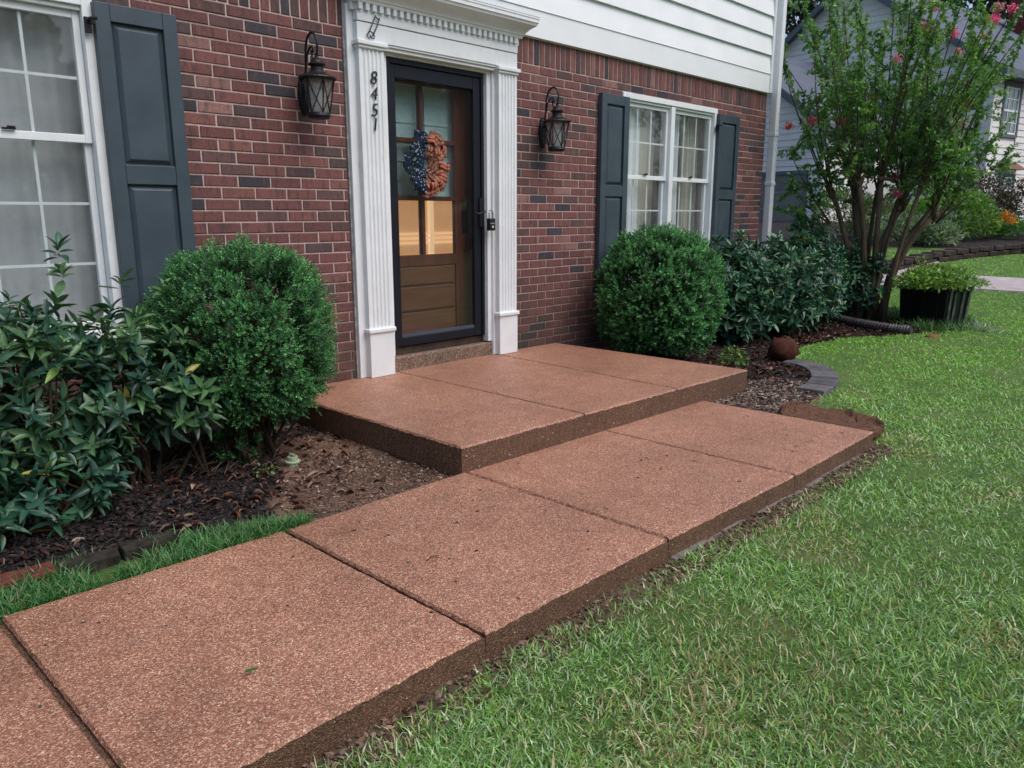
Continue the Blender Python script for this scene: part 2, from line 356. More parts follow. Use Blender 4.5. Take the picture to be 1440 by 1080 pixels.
lawn = q.mix(1.0, lawn, q.ramp(q.noise(60, 4, .8), [(.3, .55), (.7, 1.25)]), 'MULTIPLY')
soilc = q.ramp(q.noise(14, 6, .75), [(.3, (.010, .008, .008)), (.6, (.026, .019, .018)), (.8, (.06, .045, .04))])
clayc = q.ramp(q.noise(11, 6, .75), [(.3, (.13, .070, .045)), (.55, (.23, .135, .095)), (.75, (.33, .23, .18))])
c = q.mix(zc.outputs[0], lawn, soilc)
f1 = q.math('MULTIPLY', zc.outputs[1], q.ramp(q.noise(4.5, 5, .7), [(.28, .0), (.46, 1)])); c = q.mix(f1, c, clayc)
f2 = q.math('MULTIPLY', zc.outputs[2], .8); c = q.mix(f2, c, (.14, .085, .06))
q.bump(q.noise(45, 6, .8), 1.0, .02); M['ground'] = q.fin(c, .85, .3)
place('ground', me, M['ground'], kind='structure', label=None)

# driveway sheet draped on the rise
def drape(name, poly, mat, off, step=.25):
    P = np.array(poly); x0, y0 = P.min(0); x1, y1 = P.max(0)
    import bmesh
    bm = bmesh.new(); vs = [bm.verts.new((x, y, 0)) for x, y in poly]; bm.faces.new(vs)
    for ax, lo, hi in ((0, x0, x1), (1, y0, y1)):
        for c in np.arange(lo+step, hi, step):
            co = [0, 0, 0]; co[ax] = c; no = [0, 0, 0]; no[ax] = 1
            bmesh.ops.bisect_plane(bm, geom=bm.verts[:]+bm.edges[:]+bm.faces[:], plane_co=co, plane_no=no)
    for v in bm.verts: v.co.z = float(H(v.co.x, v.co.y))+off
    r = bmesh.ops.extrude_face_region(bm, geom=bm.faces[:])
    bmesh.ops.translate(bm, verts=[v for v in r['geom'] if isinstance(v, bmesh.types.BMVert)], vec=(0, 0, -.12))
    bmesh.ops.recalc_face_normals(bm, faces=bm.faces[:])
    me = bpy.data.meshes.new(name); bm.to_mesh(me); bm.free(); return me
place('driveway', drape('driveway', DRIVE, M['drive'], .03, .5), M['drive'], kind='structure')

# ------------------------------------------------------------ porch landing and walkway
def slab_mesh(name, pts, ztop, zbot, jit=.0010, ch=.010):
    """slab with crumbly pebble edges; pts = corners anticlockwise"""
    ring = []; n = len(pts)
    for i in range(n):
        a = Vector(pts[i]); b = Vector(pts[(i+1) % n]); L = (b-a).length; k = max(2, int(L/.02)); t = (b-a).normalized(); nn = Vector((t.y, -t.x))
        for j in range(k):
            ring.append((a+(b-a)*j/k+nn*random.uniform(-jit, jit), nn))
    v = []; m = len(ring)
    for (p, nn) in ring: v.append((p.x, p.y, zbot))
    for (p, nn) in ring: v.append((p.x, p.y, ztop-ch*random.uniform(.8, 1.5)))
    for (p, nn) in ring: v.append((p.x-nn.x*ch*.7*random.uniform(.6, 1.4), p.y-nn.y*ch*.7, ztop-.0012))
    cx_ = sum(p[0] for p in pts)/n; cy_ = sum(p[1] for p in pts)/n; ins = [(p[0]+.03*(1 if cx_ > p[0] else -1), p[1]+.03*(1 if cy_ > p[1] else -1)) for p in pts]
    for i in range(n):
        a = Vector(ins[i]); b = Vector(ins[(i+1) % n]); L = (Vector(pts[(i+1) % n])-Vector(pts[i])).length; k = max(2, int(L/.02))
        for j in range(k): q_ = a+(b-a)*j/k; v.append((q_.x, q_.y, ztop))
    f = []; mi = []
    for L in range(3):
        for j in range(m):
            k = (j+1) % m; f.append((L*m+j, L*m+k, (L+1)*m+k, (L+1)*m+j)); mi.append(1 if L == 0 else 0)
    f.append(tuple(3*m+j for j in range(m))); mi.append(0)
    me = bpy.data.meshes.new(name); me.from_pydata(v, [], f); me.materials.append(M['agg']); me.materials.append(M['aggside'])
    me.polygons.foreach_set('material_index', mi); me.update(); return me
LY0, LY1 = -1.742, -1.835
def ly(x): return LY0+(LY1-LY0)*(x-.492)/(3.29-.492)
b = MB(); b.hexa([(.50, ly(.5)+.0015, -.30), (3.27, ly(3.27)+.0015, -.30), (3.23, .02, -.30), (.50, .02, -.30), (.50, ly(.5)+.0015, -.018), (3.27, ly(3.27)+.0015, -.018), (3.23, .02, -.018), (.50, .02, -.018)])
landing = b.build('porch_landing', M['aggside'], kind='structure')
xb = [(.492, .49), (1.432, 1.452), (2.372, 2.47), (3.29, 3.245)]; gp = .006
for i in range(3):
    (xf0, xk0), (xf1, xk1) = xb[i], xb[i+1]; a0 = gp if i else 0; a1 = gp if i < 2 else 0
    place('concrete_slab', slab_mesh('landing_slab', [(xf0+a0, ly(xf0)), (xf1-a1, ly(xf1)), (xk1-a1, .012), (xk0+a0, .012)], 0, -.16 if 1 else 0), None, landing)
wx = [-4.85, -3.72, -2.61, -1.505, -.49, .527, 1.632, 2.716]; WZ = -.14
def wyf(x): return np.interp(x, [-4.8, -1.5, -.49, .53, 2.72], [-1.68, -1.70, -1.732, -1.728, -1.70])
def wyn(x): return np.interp(x, [-4.8, -1.3, -.49, .53, 1.63, 2.72], [-2.91, -2.912, -2.906, -2.921, -2.953, -2.951])
b = MB()
for i in range(len(wx)-1):
    x0, x1 = wx[i]+(.0 if i else .02), wx[i+1]-(.0 if i < len(wx)-2 else .012)
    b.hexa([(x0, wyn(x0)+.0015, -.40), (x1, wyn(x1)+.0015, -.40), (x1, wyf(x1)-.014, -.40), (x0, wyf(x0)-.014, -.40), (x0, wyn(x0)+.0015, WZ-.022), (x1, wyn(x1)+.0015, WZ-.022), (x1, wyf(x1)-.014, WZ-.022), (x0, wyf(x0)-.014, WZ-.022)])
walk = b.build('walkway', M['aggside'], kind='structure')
for i in range(len(wx)-1):
    g = .009 if i < 4 else .007
    x0 = wx[i]+(g if i else 0); x1 = wx[i+1]-(g if i < len(wx)-2 else 0)
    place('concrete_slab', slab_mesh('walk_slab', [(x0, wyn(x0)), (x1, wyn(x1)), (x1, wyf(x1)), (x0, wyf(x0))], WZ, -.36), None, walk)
# rough concrete footing lip poking out under the near edge
b = MB(); x = .55
while x < 2.5:
    L = random.uniform(.12, .3); o = random.uniform(.004, .028)
    b.box(x, x+L-.004, wyn(x)-o, wyn(x)+.05, -.36, -.234+random.uniform(-.006, .004)); x += L
b.build('footing_lip', m_plain('footing_grey', (.17, .15, .14), .9, .2, var=.3, sc=14, bump=.6), walk, bevel=.006)

# ------------------------------------------------------------ brick house
house = empty('brick_house', (0, 0, -.2), 'two-storey brick house with white lap siding above, slate shutters and white fluted door surround', 'house')
X_L, X_R = -6.0, 7.02
SURR = (1.112, 2.70); W1 = (-2.12, -.405, .52, 2.20); W2 = (4.15, 5.87, .52, 2.225)
# wall body as pieces around the openings
b = MB()
def wallpiece(x0, x1, z0, z1): b.box(x0, x1, .0055, .24, z0, z1)
wallpiece(X_L, W1[0], -.5, 2.5); wallpiece(W1[0], W1[1], -.5, W1[2]); wallpiece(W1[0], W1[1], W1[3], 2.5)
wallpiece(W1[1], 1.40, -.5, 2.5); wallpiece(1.40, 2.44, 2.25, 2.5); wallpiece(2.44, W2[0], -.5, 2.5)
wallpiece(W2[0], W2[1], -.5, W2[2]); wallpiece(W2[0], W2[1], W2[3], 2.5); wallpiece(W2[1], X_R-.004, -.5, 2.5)
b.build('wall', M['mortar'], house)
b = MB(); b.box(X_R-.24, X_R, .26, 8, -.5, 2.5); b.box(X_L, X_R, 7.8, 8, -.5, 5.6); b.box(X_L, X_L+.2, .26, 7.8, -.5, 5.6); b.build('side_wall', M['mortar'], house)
PITCH, CR = .2132, .0677
PAL = [((.172, .072, .066), 34), ((.148, .064, .061), 28), ((.195, .086, .074), 14), ((.118, .066, .063), 16), ((.088, .062, .060), 10), ((.050, .048, .058), 7), ((.24, .13, .115), 5)]
def bcol():
    c = random.choices([p[0] for p in PAL], [p[1] for p in PAL])[0]; k = random.uniform(.85, 1.15); return tuple(v*k for v in c)
bricks = []      # x0, x1, z0, z1
def clipped(x0, x1, z0, z1):
    segs = [(x0, x1)]
    for (a, c, d, e) in ((SURR[0], SURR[1], -1, 3), W1, W2):
        if z1 > d+.004 and z0 < e-.004:
            ns = []
            for s0, s1 in segs:
                if s1 <= a or s0 >= c: ns.append((s0, s1)); continue
                if s0 < a: ns.append((s0, a-.002))
                if s1 > c: ns.append((c+.002, s1))
            segs = ns
    return [s for s in segs if s[1]-s[0] > .018]
J = .0095
for i in range(0, 38):
    z1 = 2.30-i*CR-J/2; z0 = z1-CR+J
    for side in (0, 1):
        lo, hi = (X_L, 1.9) if side == 0 else (1.9, X_R)
        ph = (.1066 if i % 2 == 0 else 0) if side == 0 else (2.791 if i % 2 == 0 else 2.791+.1066)
        k = math.floor((lo-ph)/PITCH)
        while ph+k*PITCH < hi:
            a = max(ph+k*PITCH+J/2, lo+.003); c = min(ph+(k+1)*PITCH-J/2, hi-.003); k += 1
            if c-a > .02:
                for s in clipped(a, c, z0, z1): bricks.append((s[0], s[1], z0, z1, 0))
x = X_L
while x < X_R-.05:
    for s in clipped(x+J/2, min(x+.0667-J/2, X_R), 2.30+J/2, 2.50): bricks.append((s[0], s[1], 2.30+J/2, 2.498, 1))
    x += .0667
def brick_verts(w, h, seed):
    r = random.Random(seed); e = .0035; j = lambda: r.uniform(-.0012, .0012)
    v = [(0+j(), .0035, 0+j()), (w+j(), .0035, 0+j()), (w+j(), .0035, h+j()), (0+j(), .0035, h+j())]
    v += [(e+j(), j()*.6, e+j()), (w-e+j(), j()*.6, e+j()), (w-e+j(), j()*.6, h-e+j()), (e+j(), j()*.6, h-e+j())]
    v += [(0, .04, 0), (w, .04, 0), (w, .04, h), (0, .04, h)]
    f = [(4, 5, 6, 7), (0, 1, 5, 4), (1, 2, 6, 5), (2, 3, 7, 6), (3, 0, 4, 7), (8, 9, 1, 0), (9, 10, 2, 1), (10, 11, 3, 2), (11, 8, 0, 3)]
    return v, f
def seen(bk):
    x = (bk[0]+bk[1])/2; z = (bk[2]+bk[3])/2
    if -.03 < x < 1.12: return z > 1.0 or x > .35+.6*max(0, .62-z)*0 and x > .62
    if 2.70 < x < 3.77: return z > .0 and (z > .9 or x < 3.35)
    if 6.31 < x < 7.0 and z > 1.0: return True
    return False
def size(bk):
    x = (bk[0]+bk[1])/2; d = (x-CAM[0])*.7233+(-CAM[1])*.6905; return (bk[1]-bk[0])*(bk[3]-bk[2])/d**2
cand = sorted([k for k in range(len(bricks)) if seen(bricks[k])], key=lambda k: -size(bricks[k]))[:300]
single = set(cand); cache = {}; mb = MB()
for k, bk in enumerate(bricks):
    w_, h_ = bk[1]-bk[0], bk[3]-bk[2]; dy = random.uniform(-.0015, .0015)
    if k in single:
        key = (round(w_, 3), round(h_, 3), random.randrange(3) if w_ > .19 or bk[4] else 0)
        if key not in cache:
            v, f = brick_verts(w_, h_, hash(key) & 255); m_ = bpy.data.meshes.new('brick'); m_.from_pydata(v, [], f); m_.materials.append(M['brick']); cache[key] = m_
        o = bpy.data.objects.new('brick', cache[key]); COL.objects.link(o); o.parent = house; o.location = (bk[0], dy, bk[2]+.2)
        c = bcol(); o.color = c+(1,)
    else:
        v, f = brick_verts(w_, h_, k); mb.add([(bk[0]+p[0], p[1]+dy, bk[2]+p[2]) for p in v], f, bcol())
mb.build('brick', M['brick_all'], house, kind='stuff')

# ---- lap siding above
z = 2.50; first = True; k = 0
b = MB(); b.box(X_L, X_R+.0, -.006, .02, 2.495, 2.53); b.build('drip_cap', M['white'], house)
zs = [2.502, 2.705, 2.91, 3.118, 3.325, 3.53, 3.735, 3.94, 4.145, 4.35, 4.555, 4.76, 4.965, 5.17]
for k in range(len(zs)-1):
    z0, z1 = zs[k], zs[k+1]; t = .022
    b = MB(); x0, x1 = X_L, X_R-.045
    P = [(-.030-.012*(k > 0), z0), (-.012, z1+.02), (.006, z1+.02), (.006, z0)]
    if k == 0: P = [(-.034, z0), (-.034, z1+.0), (.006, z1), (.006, z0)]
    b.loft([[(x0, y, zz) for y, zz in P], [(x1, y, zz) for y, zz in P]]); b.build('siding_board', M['siding'], house)
b = MB(); b.box(X_R-.045, X_R+.02, -.046, .05, 2.502, 5.2); b.build('corner_board', M['white'], house, bevel=.003)
b = MB(); b.box(X_L, X_R, .03, .24, 2.5, 5.2); b.box(X_R-.2, X_R, .24, 8, 2.5, 5.2); b.build('upper_wall', M['siding'], house)
b = MB(); b.add([(X_L-.3, -.5, 5.15), (X_R+.3, -.5, 5.15), (X_R+.3, 4, 7.6), (X_L-.3, 4, 7.6), (X_L-.3, 8.5, 5.15), (X_R+.3, 8.5, 5.15), (X_L-.3, -.5, 5.0), (X_R+.3, -.5, 5.0), (X_R+.3, 8.5, 5.0), (X_L-.3, 8.5, 5.0)], [(0, 1, 2, 3), (3, 2, 5, 4), (0, 6, 7, 1), (4, 5, 8, 9), (6, 9, 8, 7), (0, 3, 4, 9, 6), (1, 7, 8, 5, 2)]); b.build('roof', M['shingle'], house)
# downspout
b = MB(); r = .012; b.box(7.035, 7.125, -.115, -.03, .0, 5.0)
dsp = b.build('downspout', M['white'], house, bevel=.012)
b = MB(); b.box(7.030, 7.130, -.12, -.025, 1.46, 1.50); b.build('band', M['white'], dsp, bevel=.004)
b = MB(); b.box(7.030, 7.130, -.12, -.025, 2.02, 2.06); b.build('band', M['white'], dsp, bevel=.004)

# ---- shutters
def shutter(x0, x1, z0=.53, z1=2.175, rail=(1.37-.06, 1.37+.0)):
    y0, y1 = -.052, -.008
    st = .075; zm0, zm1 = 1.285, 1.385
    b = MB()
    b.box(x0, x0+st, y0, y1, z0, z1); b.box(x1-st, x1, y0, y1, z0, z1)
    for a, c in ((z0, z0+.11), (zm0, zm1), (z1-.085, z1)): b.box(x0+st+.001, x1-st-.001, y0+.001, y1, a, c)
    s = b.build('shutter', M['shutter'], house, bevel=.003)
    for a, c in ((z0+.11, zm0), (zm1, z1-.085)):
        b = MB(); g = .014; xa, xb_ = x0+st+g*.3, x1-st-g*.3; b.box(xa-.01, xb_+.01, y0+.024, y1-.002, a-.01, c+.01)
        i = .030
        o_ = [(xa+.008, y0+.022, a+.010), (xb_-.008, y0+.022, a+.010), (xb_-.008, y0+.022, c-.010), (xa+.008, y0+.022, c-.010)]
        n_ = [(xa+i, y0+.006, a+i), (xb_-i, y0+.006, a+i), (xb_-i, y0+.006, c-i), (xa+i, y0+.006, c-i)]
        b.loft([o_, n_]); b.build('panel', M['shutter'], s, bevel=.002)
    return s
shutter(-.415, .003); shutter(3.785, 4.20); shutter(5.85, 6.30); shutter(-2.54, -2.13)
for hx, hz in ((-.435, 2.075), (5.835, 2.045)):
    b = MB(); s_ = 1; b.box(hx-.028, hx+.004, -.045, -.030, hz-.055, hz+.02); b.tube([(hx-.01, -.04, hz), (hx-.01, -.075, hz+.01), (hx+.02, -.085, hz+.012)], .009); b.box(hx-.02, hx+.03, -.05, -.03, hz-.012, hz+.012)
    b.build('shutter_hook', M['iron'], house, bevel=.002)

# ---- twin sash windows
def twin_window(x0, x1, z0, z1, cols, mullion, rail):
    W = empty('window', (x0, 0, z0)); W.parent = house; W.matrix_parent_inverse = house.matrix_world.inverted()
    b = MB(); f = .055; yf = -.012
    b.box(x0, x0+f, yf, .11, z0, z1); b.box(x1-f, x1, yf, .11, z0, z1); b.box(x0+f, x1-f, yf-.002, .11, z1-f*.9, z1); b.box(x0-.02, x1+.02, yf-.03, .11, z0-.05, z0)
    b.box(mullion-.035, mullion+.035, yf+.004, .11, z0, z1-f)
    b.box(x0+f, mullion-.035, yf+.016, .11, z1-f*.9-.022, z1-f*.9); b.box(mullion+.035, x1-f, yf+.016, .11, z1-f*.9-.022, z1-f*.9)
    b.build('frame', M['white'], W, bevel=.004)
    zm = rail
    for (a, c) in ((x0+f, mullion-.035), (mullion+.035, x1-f)):
        for lo, hi, yy in ((zm-.022, z1-f*.9-.022, .028), (z0+.0, zm+.022, .052)):
            s = .036; b = MB()
            b.box(a+.002, a+s, yy, yy+.035, lo+.001, hi-.001); b.box(c-s, c-.002, yy, yy+.035, lo+.001, hi-.001)
            b.box(a+s, c-s, yy+.001, yy+.034, lo+.001, lo+s+.006); b.box(a+s, c-s, yy+.001, yy+.034, hi-s, hi-.001)
            b.build('sash', M['white'], W, bevel=.003)
            b = MB(); n = 3; gw = (c-a-2*s)/n
            for j in range(1, n): b.box(a+s+gw*j-.007, a+s+gw*j+.007, yy+.022, yy+.030, lo+s+.007, hi-s-.001)
            nr = 2 if yy < .04 else 3
            for j in range(1, nr): zz = lo+s+(hi-lo-2*s)*j/nr; b.box(a+s, c-s, yy+.0215, yy+.0305, zz-.007, zz+.007)
            b.build('grille', M['white'], W)
            b = MB(); b.box(a+s-.004, c-s+.004, yy+.013, yy+.017, lo+s, hi-s+.004); b.build('pane', M['glass'], W)
    for a, c in ((x0+f, mullion-.035), (mullion+.035, x1-f)):
        b = MB(); xm = (a+c)/2; b.box(xm-.03, xm+.03, .012, .03, zm+.022, zm+.032); b.box(xm-.008, xm+.028, .010, .022, zm+.030, zm+.04); b.build('sash_lock', M['iron'], W, bevel=.002)
    # the room behind
    b = MB(); b.box(x0-.3, x1+.3, 1.6, 1.62, z0-.3, z1+.2); b.box(x0-.32, x0-.3, .24, 1.62, z0-.3, z1+.2); b.box(x1+.3, x1+.32, .24, 1.62, z0-.3, z1+.2); b.box(x0-.3, x1+.3, .24, 1.62, z0-.32, z0-.3); b.box(x0-.3, x1+.3, .24, 1.62, z1+.2, z1+.22)
    b.build('room_wall', M['room'], W)
    return W
twin_window(W1[0], W1[1], W1[2], W1[3], 3, -1.26, 1.51); twin_window(W2[0], W2[1], W2[2], W2[3], 3, 5.01, 1.475)
def curtain(x0, x1, z0, z1, y, mat, label, folds, amp=.022, group=None, seed=0):
    r = random.Random(seed); n = int((x1-x0)/.008); rows = 8; V = []; ph = [r.uniform(0, 6) for _ in range(4)]
    for i in range(n+1):
        x = x0+(x1-x0)*i/n; t = (x-x0)*folds
        for j in range(rows+1):
            zz = z0+(z1-z0)*j/rows; sw = 1+.25*math.sin(3*x+ph[2])
            yy = y+amp*sw*(math.sin(t*6.283+ph[0]+.25*math.sin(zz*3+ph[3]))+.45*math.sin(t*14.1+ph[1]))
            V.append((x, yy, zz))
    V = np.array(V); id_ = np.arange((n+1)*(rows+1)).reshape(n+1, rows+1)
    F = np.stack([id_[:-1, :-1], id_[1:, :-1], id_[1:, 1:], id_[:-1, 1:]], -1).reshape(-1, 4)
    V2 = V+np.array([0, .002, 0]); F2 = F[:, ::-1]+len(V)
    return place('curtain', np_mesh('curtain', np.concatenate([V, V2]), np.concatenate([F, F2]), smooth=True), mat, label=label, cat='curtain', group=group)
curtain(-2.08, -.40, .5, 2.25, .20, M['curtain0'], 'sheer grey-white curtain hanging behind the large left window', 5, .010, seed=1)
curtain(4.2, 4.70, .5, 2.25, .19, M['curtain'], 'sheer curtain behind left sash of the window right of the door', 7, seed=3)
curtain(4.72, 5.0, .5, 2.25, .22, M['curtain2'], 'beige drape behind the middle of the window right of the door', 13, .026, seed=4)
curtain(5.06, 5.47, .5, 2.25, .19, M['curtain'], 'sheer curtain behind right sash of the window right of the door', 7, seed=5)
curtain(5.50, 5.85, .5, 2.25, .22, M['curtain2'], 'beige drape at far right edge behind the window right of the door', 13, .026, seed=6)

# ---- door surround
sur = empty('door_surround', (1.9, 0, 0)); sur.parent = house; sur.matrix_parent_inverse = house.matrix_world.inverted()
b = MB()
b.box(1.115, 1.400, -.030, .10, .0, 2.44); b.box(2.43, 2.698, -.030, .10, .0, 2.44); b.box(1.400, 2.43, -.029, .10, 2.212, 2.44)
b.build('backboard', M['white'], sur, bevel=.004)
b = MB(); b.box(1.401, 1.440, -.010, .20, .115, 2.205); b.box(2.388, 2.429, -.010, .20, .115, 2.205); b.box(1.440, 2.388, -.010, .20, 2.172, 2.2115)
b.box(1.440, 1.456, .02, .10, .16, 2.17); b.box(2.374, 2.388, .02, .10, .16, 2.17)
b.build('door_jamb', M['white'], sur, bevel=.002)
def fluted(x0, x1, z0, z1, yb, yf, nfl=5):
    """pilaster shaft with rounded flutes"""
    w = x1-x0; m = .018; fw_ = (w-2*m)/nfl; prof = [(x0, yb), (x0, yf)]
    for k in range(nfl):
        a = x0+m+k*fw_
        for t in range(7):
            u = t/6; prof.append((a+fw_*(.16+.68*u), yf+.011*math.sin(math.pi*u)))
    prof += [(x1, yf), (x1, yb)]
    b = MB(); b.loft([[(x, y, z0) for x, y in prof], [(x, y, z1) for x, y in prof]]); return b
for x0, x1 in ((1.172, 1.372), (2.455, 2.655)):
    p = fluted(x0, x1, .345, 2.185, -.0305, -.075).build('pilaster', M['white'], sur)
    b = MB(); b.box(x0-.004, x1+.004, -.084, -.0305, .002, .315); b.build('plinth', M['white'], p, bevel=.003)
    b = MB(); b.box(x0-.018, x1+.018, -.098, -.0305, .315, .348); b.build('plinth_cap', M['white'], p, bevel=.009, segs=3)
    b = MB(); b.box(x0-.010, x1+.010, -.088, -.0305, 2.178, 2.196); b.box(x0-.022, x1+.022, -.100, -.0305, 2.196, 2.225); b.build('capital', M['white'], p, bevel=.006, segs=3)
b = MB(); b.box(1.166, 2.661, -.074, -.0295, 2.2265, 2.335); b.box(1.166, 2.661, -.080, -.0295, 2.340, 2.402)
b.box(1.400, 2.43, -.066, -.0292, 2.2125, 2.2262)
b.build('frieze_board', M['white'], sur, bevel=.003)
b = MB(); b.box(1.395, 2.435, -.052, -.0292, 2.190, 2.212); b.build('head_molding', M['white'], sur, bevel=.004)
b = MB(); n = 27; pt = (2.661-1.166)/n
b.box(1.160, 2.667, -.072, .0, 2.402, 2.446)
for k in range(n): b.box(1.166+k*pt, 1.166+k*pt+pt*.55, -.104, -.073, 2.4035, 2.4455)
for xx, s_ in ((1.160, -1), (2.667, 1)):
    for k in range(2): a = -.06+k*.045; b.box(min(xx, xx+s_*.028), max(xx, xx+s_*.028), a, a+.028, 2.4035, 2.4455)
b.build('dentil_molding', M['white'], sur, bevel=.0015, segs=1)
prof = [(.035, 2.446), (.040, 2.462), (.050, 2.466), (.054, 2.476), (.066, 2.490), (.088, 2.508), (.112, 2.520), (.132, 2.530), (.138, 2.545), (.146, 2.550), (.146, 2.572), (.150, 2.576), (.150, 2.590)]
b = MB(); b.loft([[(1.166-o*.62, -.072-o, z), (2.661+o*.62, -.072-o, z), (2.661+o*.62, .0, z), (1.166-o*.62, .0, z)] for o, z in prof]); b.build('cornice', M['white'], sur, smooth=False)
b = MB(); b.add([(1.07, -.224, 2.5905), (2.757, -.224, 2.5905), (2.757, .0, 2.62), (1.07, .0, 2.62), (1.07, .0, 2.5905), (2.757, .0, 2.5905)], [(0, 1, 2, 3), (0, 3, 4), (1, 5, 2), (0, 4, 5, 1)]); b.build('flashing', M['gtrim'], sur)
# gasket of old caulk beside the brick
b = MB(); b.box(1.098, 1.114, -.012, .02, -.0, 2.30); b.build('caulk', m_plain('grey_caulk', (.24, .25, .25), .8, .3, var=.4, sc=20), sur, bevel=.003)
# metal ornament hung on the frieze
b = MB(); c0 = Vector((1.262, -.086, 2.262)); d0 = Vector((.062, 0, .118))
for o in (-.016, .016):
    b.tube([c0+Vector((o, 0, -o*.4)), c0+d0*.5+Vector((o*1.3, -.006, 0)), c0+d0+Vector((o, 0, -o*.4))], .0042)
for t in (.12, .9):
    p_ = c0+d0*t; b.tube([p_+Vector((-.018, -.002, .008)), p_+Vector((0, -.008, 0)), p_+Vector((.018, -.002, -.008))], .004)
for s_ in (-1, 1): b.tube([c0+Vector((s_*(.016+.014*math.sin(a)), -.002, -.008+.014*math.cos(a))) for a in np.linspace(0, 5, 9)], .0035)
b.build('metal_ornament', M['number'], sur)
# house number 8451
for ch, zc_ in (('8', 1.998), ('4', 1.899), ('5', 1.797), ('1', 1.705)):
    cu = bpy.data.curves.new('digit', 'FONT'); cu.body = ch; cu.size = .118; cu.extrude = .003; cu.bevel_depth = .0012; cu.offset = -.0016; cu.shear = .22; cu.align_x = 'CENTER'; cu.align_y = 'CENTER'
    t_ = bpy.data.objects.new('digit', cu); me_ = bpy.data.meshes.new_from_object(t_); bpy.data.objects.remove(t_)
    me_.transform(Matrix.Rotation(R(90), 4, 'X')); me_.transform(Matrix.Rotation(R(-4), 4, 'Y')); me_.materials.clear()
    o = place('house_number', me_, M['number'], None); o.location = (1.272, -.081, zc_); o.parent = sur; o.matrix_parent_inverse = sur.matrix_world.inverted()

# ---- front step and threshold
b = MB(); place('door_step', slab_mesh('door_step', [(1.388, -.012), (2.452, -.012), (2.452, .22), (1.388, .22)], .105, -.02, .002, .010), None, house)
bpy.data.objects['door_step'].data.materials.clear(); [bpy.data.objects['door_step'].data.materials.append(M['agg_old']) for _ in (0, 1)]
b = MB(); b.box(1.441, 2.387, .045, .20, .106, .162); b.build('threshold', m_plain('worn_sill', (.055, .038, .028), .7, .3, var=.3, sc=12), house, bevel=.004)
# ---- wooden door
door = empty('wooden_door', (1.47, .15, .16)); door.parent = house; door.matrix_parent_inverse = house.matrix_world.inverted()
DX0, DX1 = 1.46, 2.372; b = MB(); ya, yb = .150, .192
PX0, PX1 = 1.575, 2.195; mx_ = 1.868; rows = [.825, 1.243, 1.655, 2.045]
b.box(DX0, PX0, ya, yb, .165, 2.17); b.box(PX1, DX1, ya, yb, .165, 2.17); b.box(PX0, PX1, ya, yb, 2.045, 2.17); b.box(PX0, PX1, ya, yb, .74, .825)
b.box(PX0, PX1, ya+.016, yb, .165, .74)
b.build('door_leaf', M['wood'], door, bevel=.004)
b = MB(); b.box(mx_-.016, mx_+.016, ya-.004, yb, .826, 2.044)
for r_ in rows[1:3]: b.box(PX0, PX1, ya-.002, yb-.002, r_-.017, r_+.017)
b.build('muntin', M['wood'], door, bevel=.004)
for zA, zB in ((.60, .735), (.405, .585), (.215, .39)):
    b = MB(); b.box(PX0+.01, PX1-.01, ya+.004, ya+.016, zA, zB); b.build('door_panel', M['wood2'], door, bevel=.006)
for r0, r1 in zip(rows[:-1], rows[1:]):
    for a, c in ((PX0, mx_-.016), (mx_+.016, PX1)):
        b = MB(); b.box(a-.002, c+.002, ya+.02, ya+.025, r0+.01, r1-.01); b.build('pane', M['glass'], door)
b = MB()
for k in range(6):
    z0 = 1.24+k*.136; b.add([(1.50, .222+.004*(k % 2), z0), (2.30, .222+.003*(k % 2), z0), (2.30, .230, z0+.134), (1.50, .230, z0+.134)], [(0, 1, 2, 3)])
    b.box(1.50, 2.30, .221, .229, z0-.002, z0+.001)
b.build('window_shade', M['shade'], door)
b = MB(); b.box(2.275, 2.30, .10, .15, 1.00, 1.03); b.box(2.262, 2.312, .135, .15, .98, 1.24); b.tube([(2.287, .15, 1.02), (2.287, .09, 1.0), (2.287, .085, .93), (2.287, .09, .86), (2.287, .15, .84)], .009); b.lathe([(.0, 0), (.028, .0), (.028, .02), (.0, .02)], (2.287, .13, 1.18), 12)
b.build('door_handle', M['iron'], door)
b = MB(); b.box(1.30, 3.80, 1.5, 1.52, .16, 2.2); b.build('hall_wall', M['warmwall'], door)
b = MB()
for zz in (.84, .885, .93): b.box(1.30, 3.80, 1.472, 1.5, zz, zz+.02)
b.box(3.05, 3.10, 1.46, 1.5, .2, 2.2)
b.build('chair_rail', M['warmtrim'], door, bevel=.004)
b = MB(); b.box(1.28, 1.30, .25, 1.52, .16, 2.2); b.box(3.80, 3.82, .25, 1.52, .16, 2.2); b.box(1.28, 3.82, .25, 1.52, .14, .16); b.box(1.28, 3.82, .25, 1.52, 2.2, 2.22); b.build('hall_side', M['room'], door)
# ---- storm door
sd_ = empty('storm_door', (1.456, .03, .165)); sd_.parent = house; sd_.matrix_parent_inverse = house.matrix_world.inverted()
b = MB(); y0, y1 = .018, .058; a, c = 1.457, 2.373
b.box(a, a+.028, y0-.012, y1, .165, 2.168); b.box(c-.028, c, y0-.012, y1, .165, 2.168); b.box(a+.028, c-.028, y0-.012, y1, 2.135, 2.168)
b.build('outer_frame', M['black_frame'], sd_, bevel=.003)
b = MB(); b.box(a+.030, 1.531, y0, y1-.004, .172, 2.133); b.box(2.272, c-.030, y0, y1-.004, .172, 2.133); b.box(1.531, 2.272, y0+.001, y1-.004, 2.045, 2.133); b.box(1.531, 2.272, y0+.001, y1-.004, .172, .235)
b.build('door_frame', M['black_frame'], sd_, bevel=.004)
b = MB(); b.box(1.531, 2.272, y0+.018, y0+.022, .236, 2.044); b.build('pane', M['stormglass'], sd_)
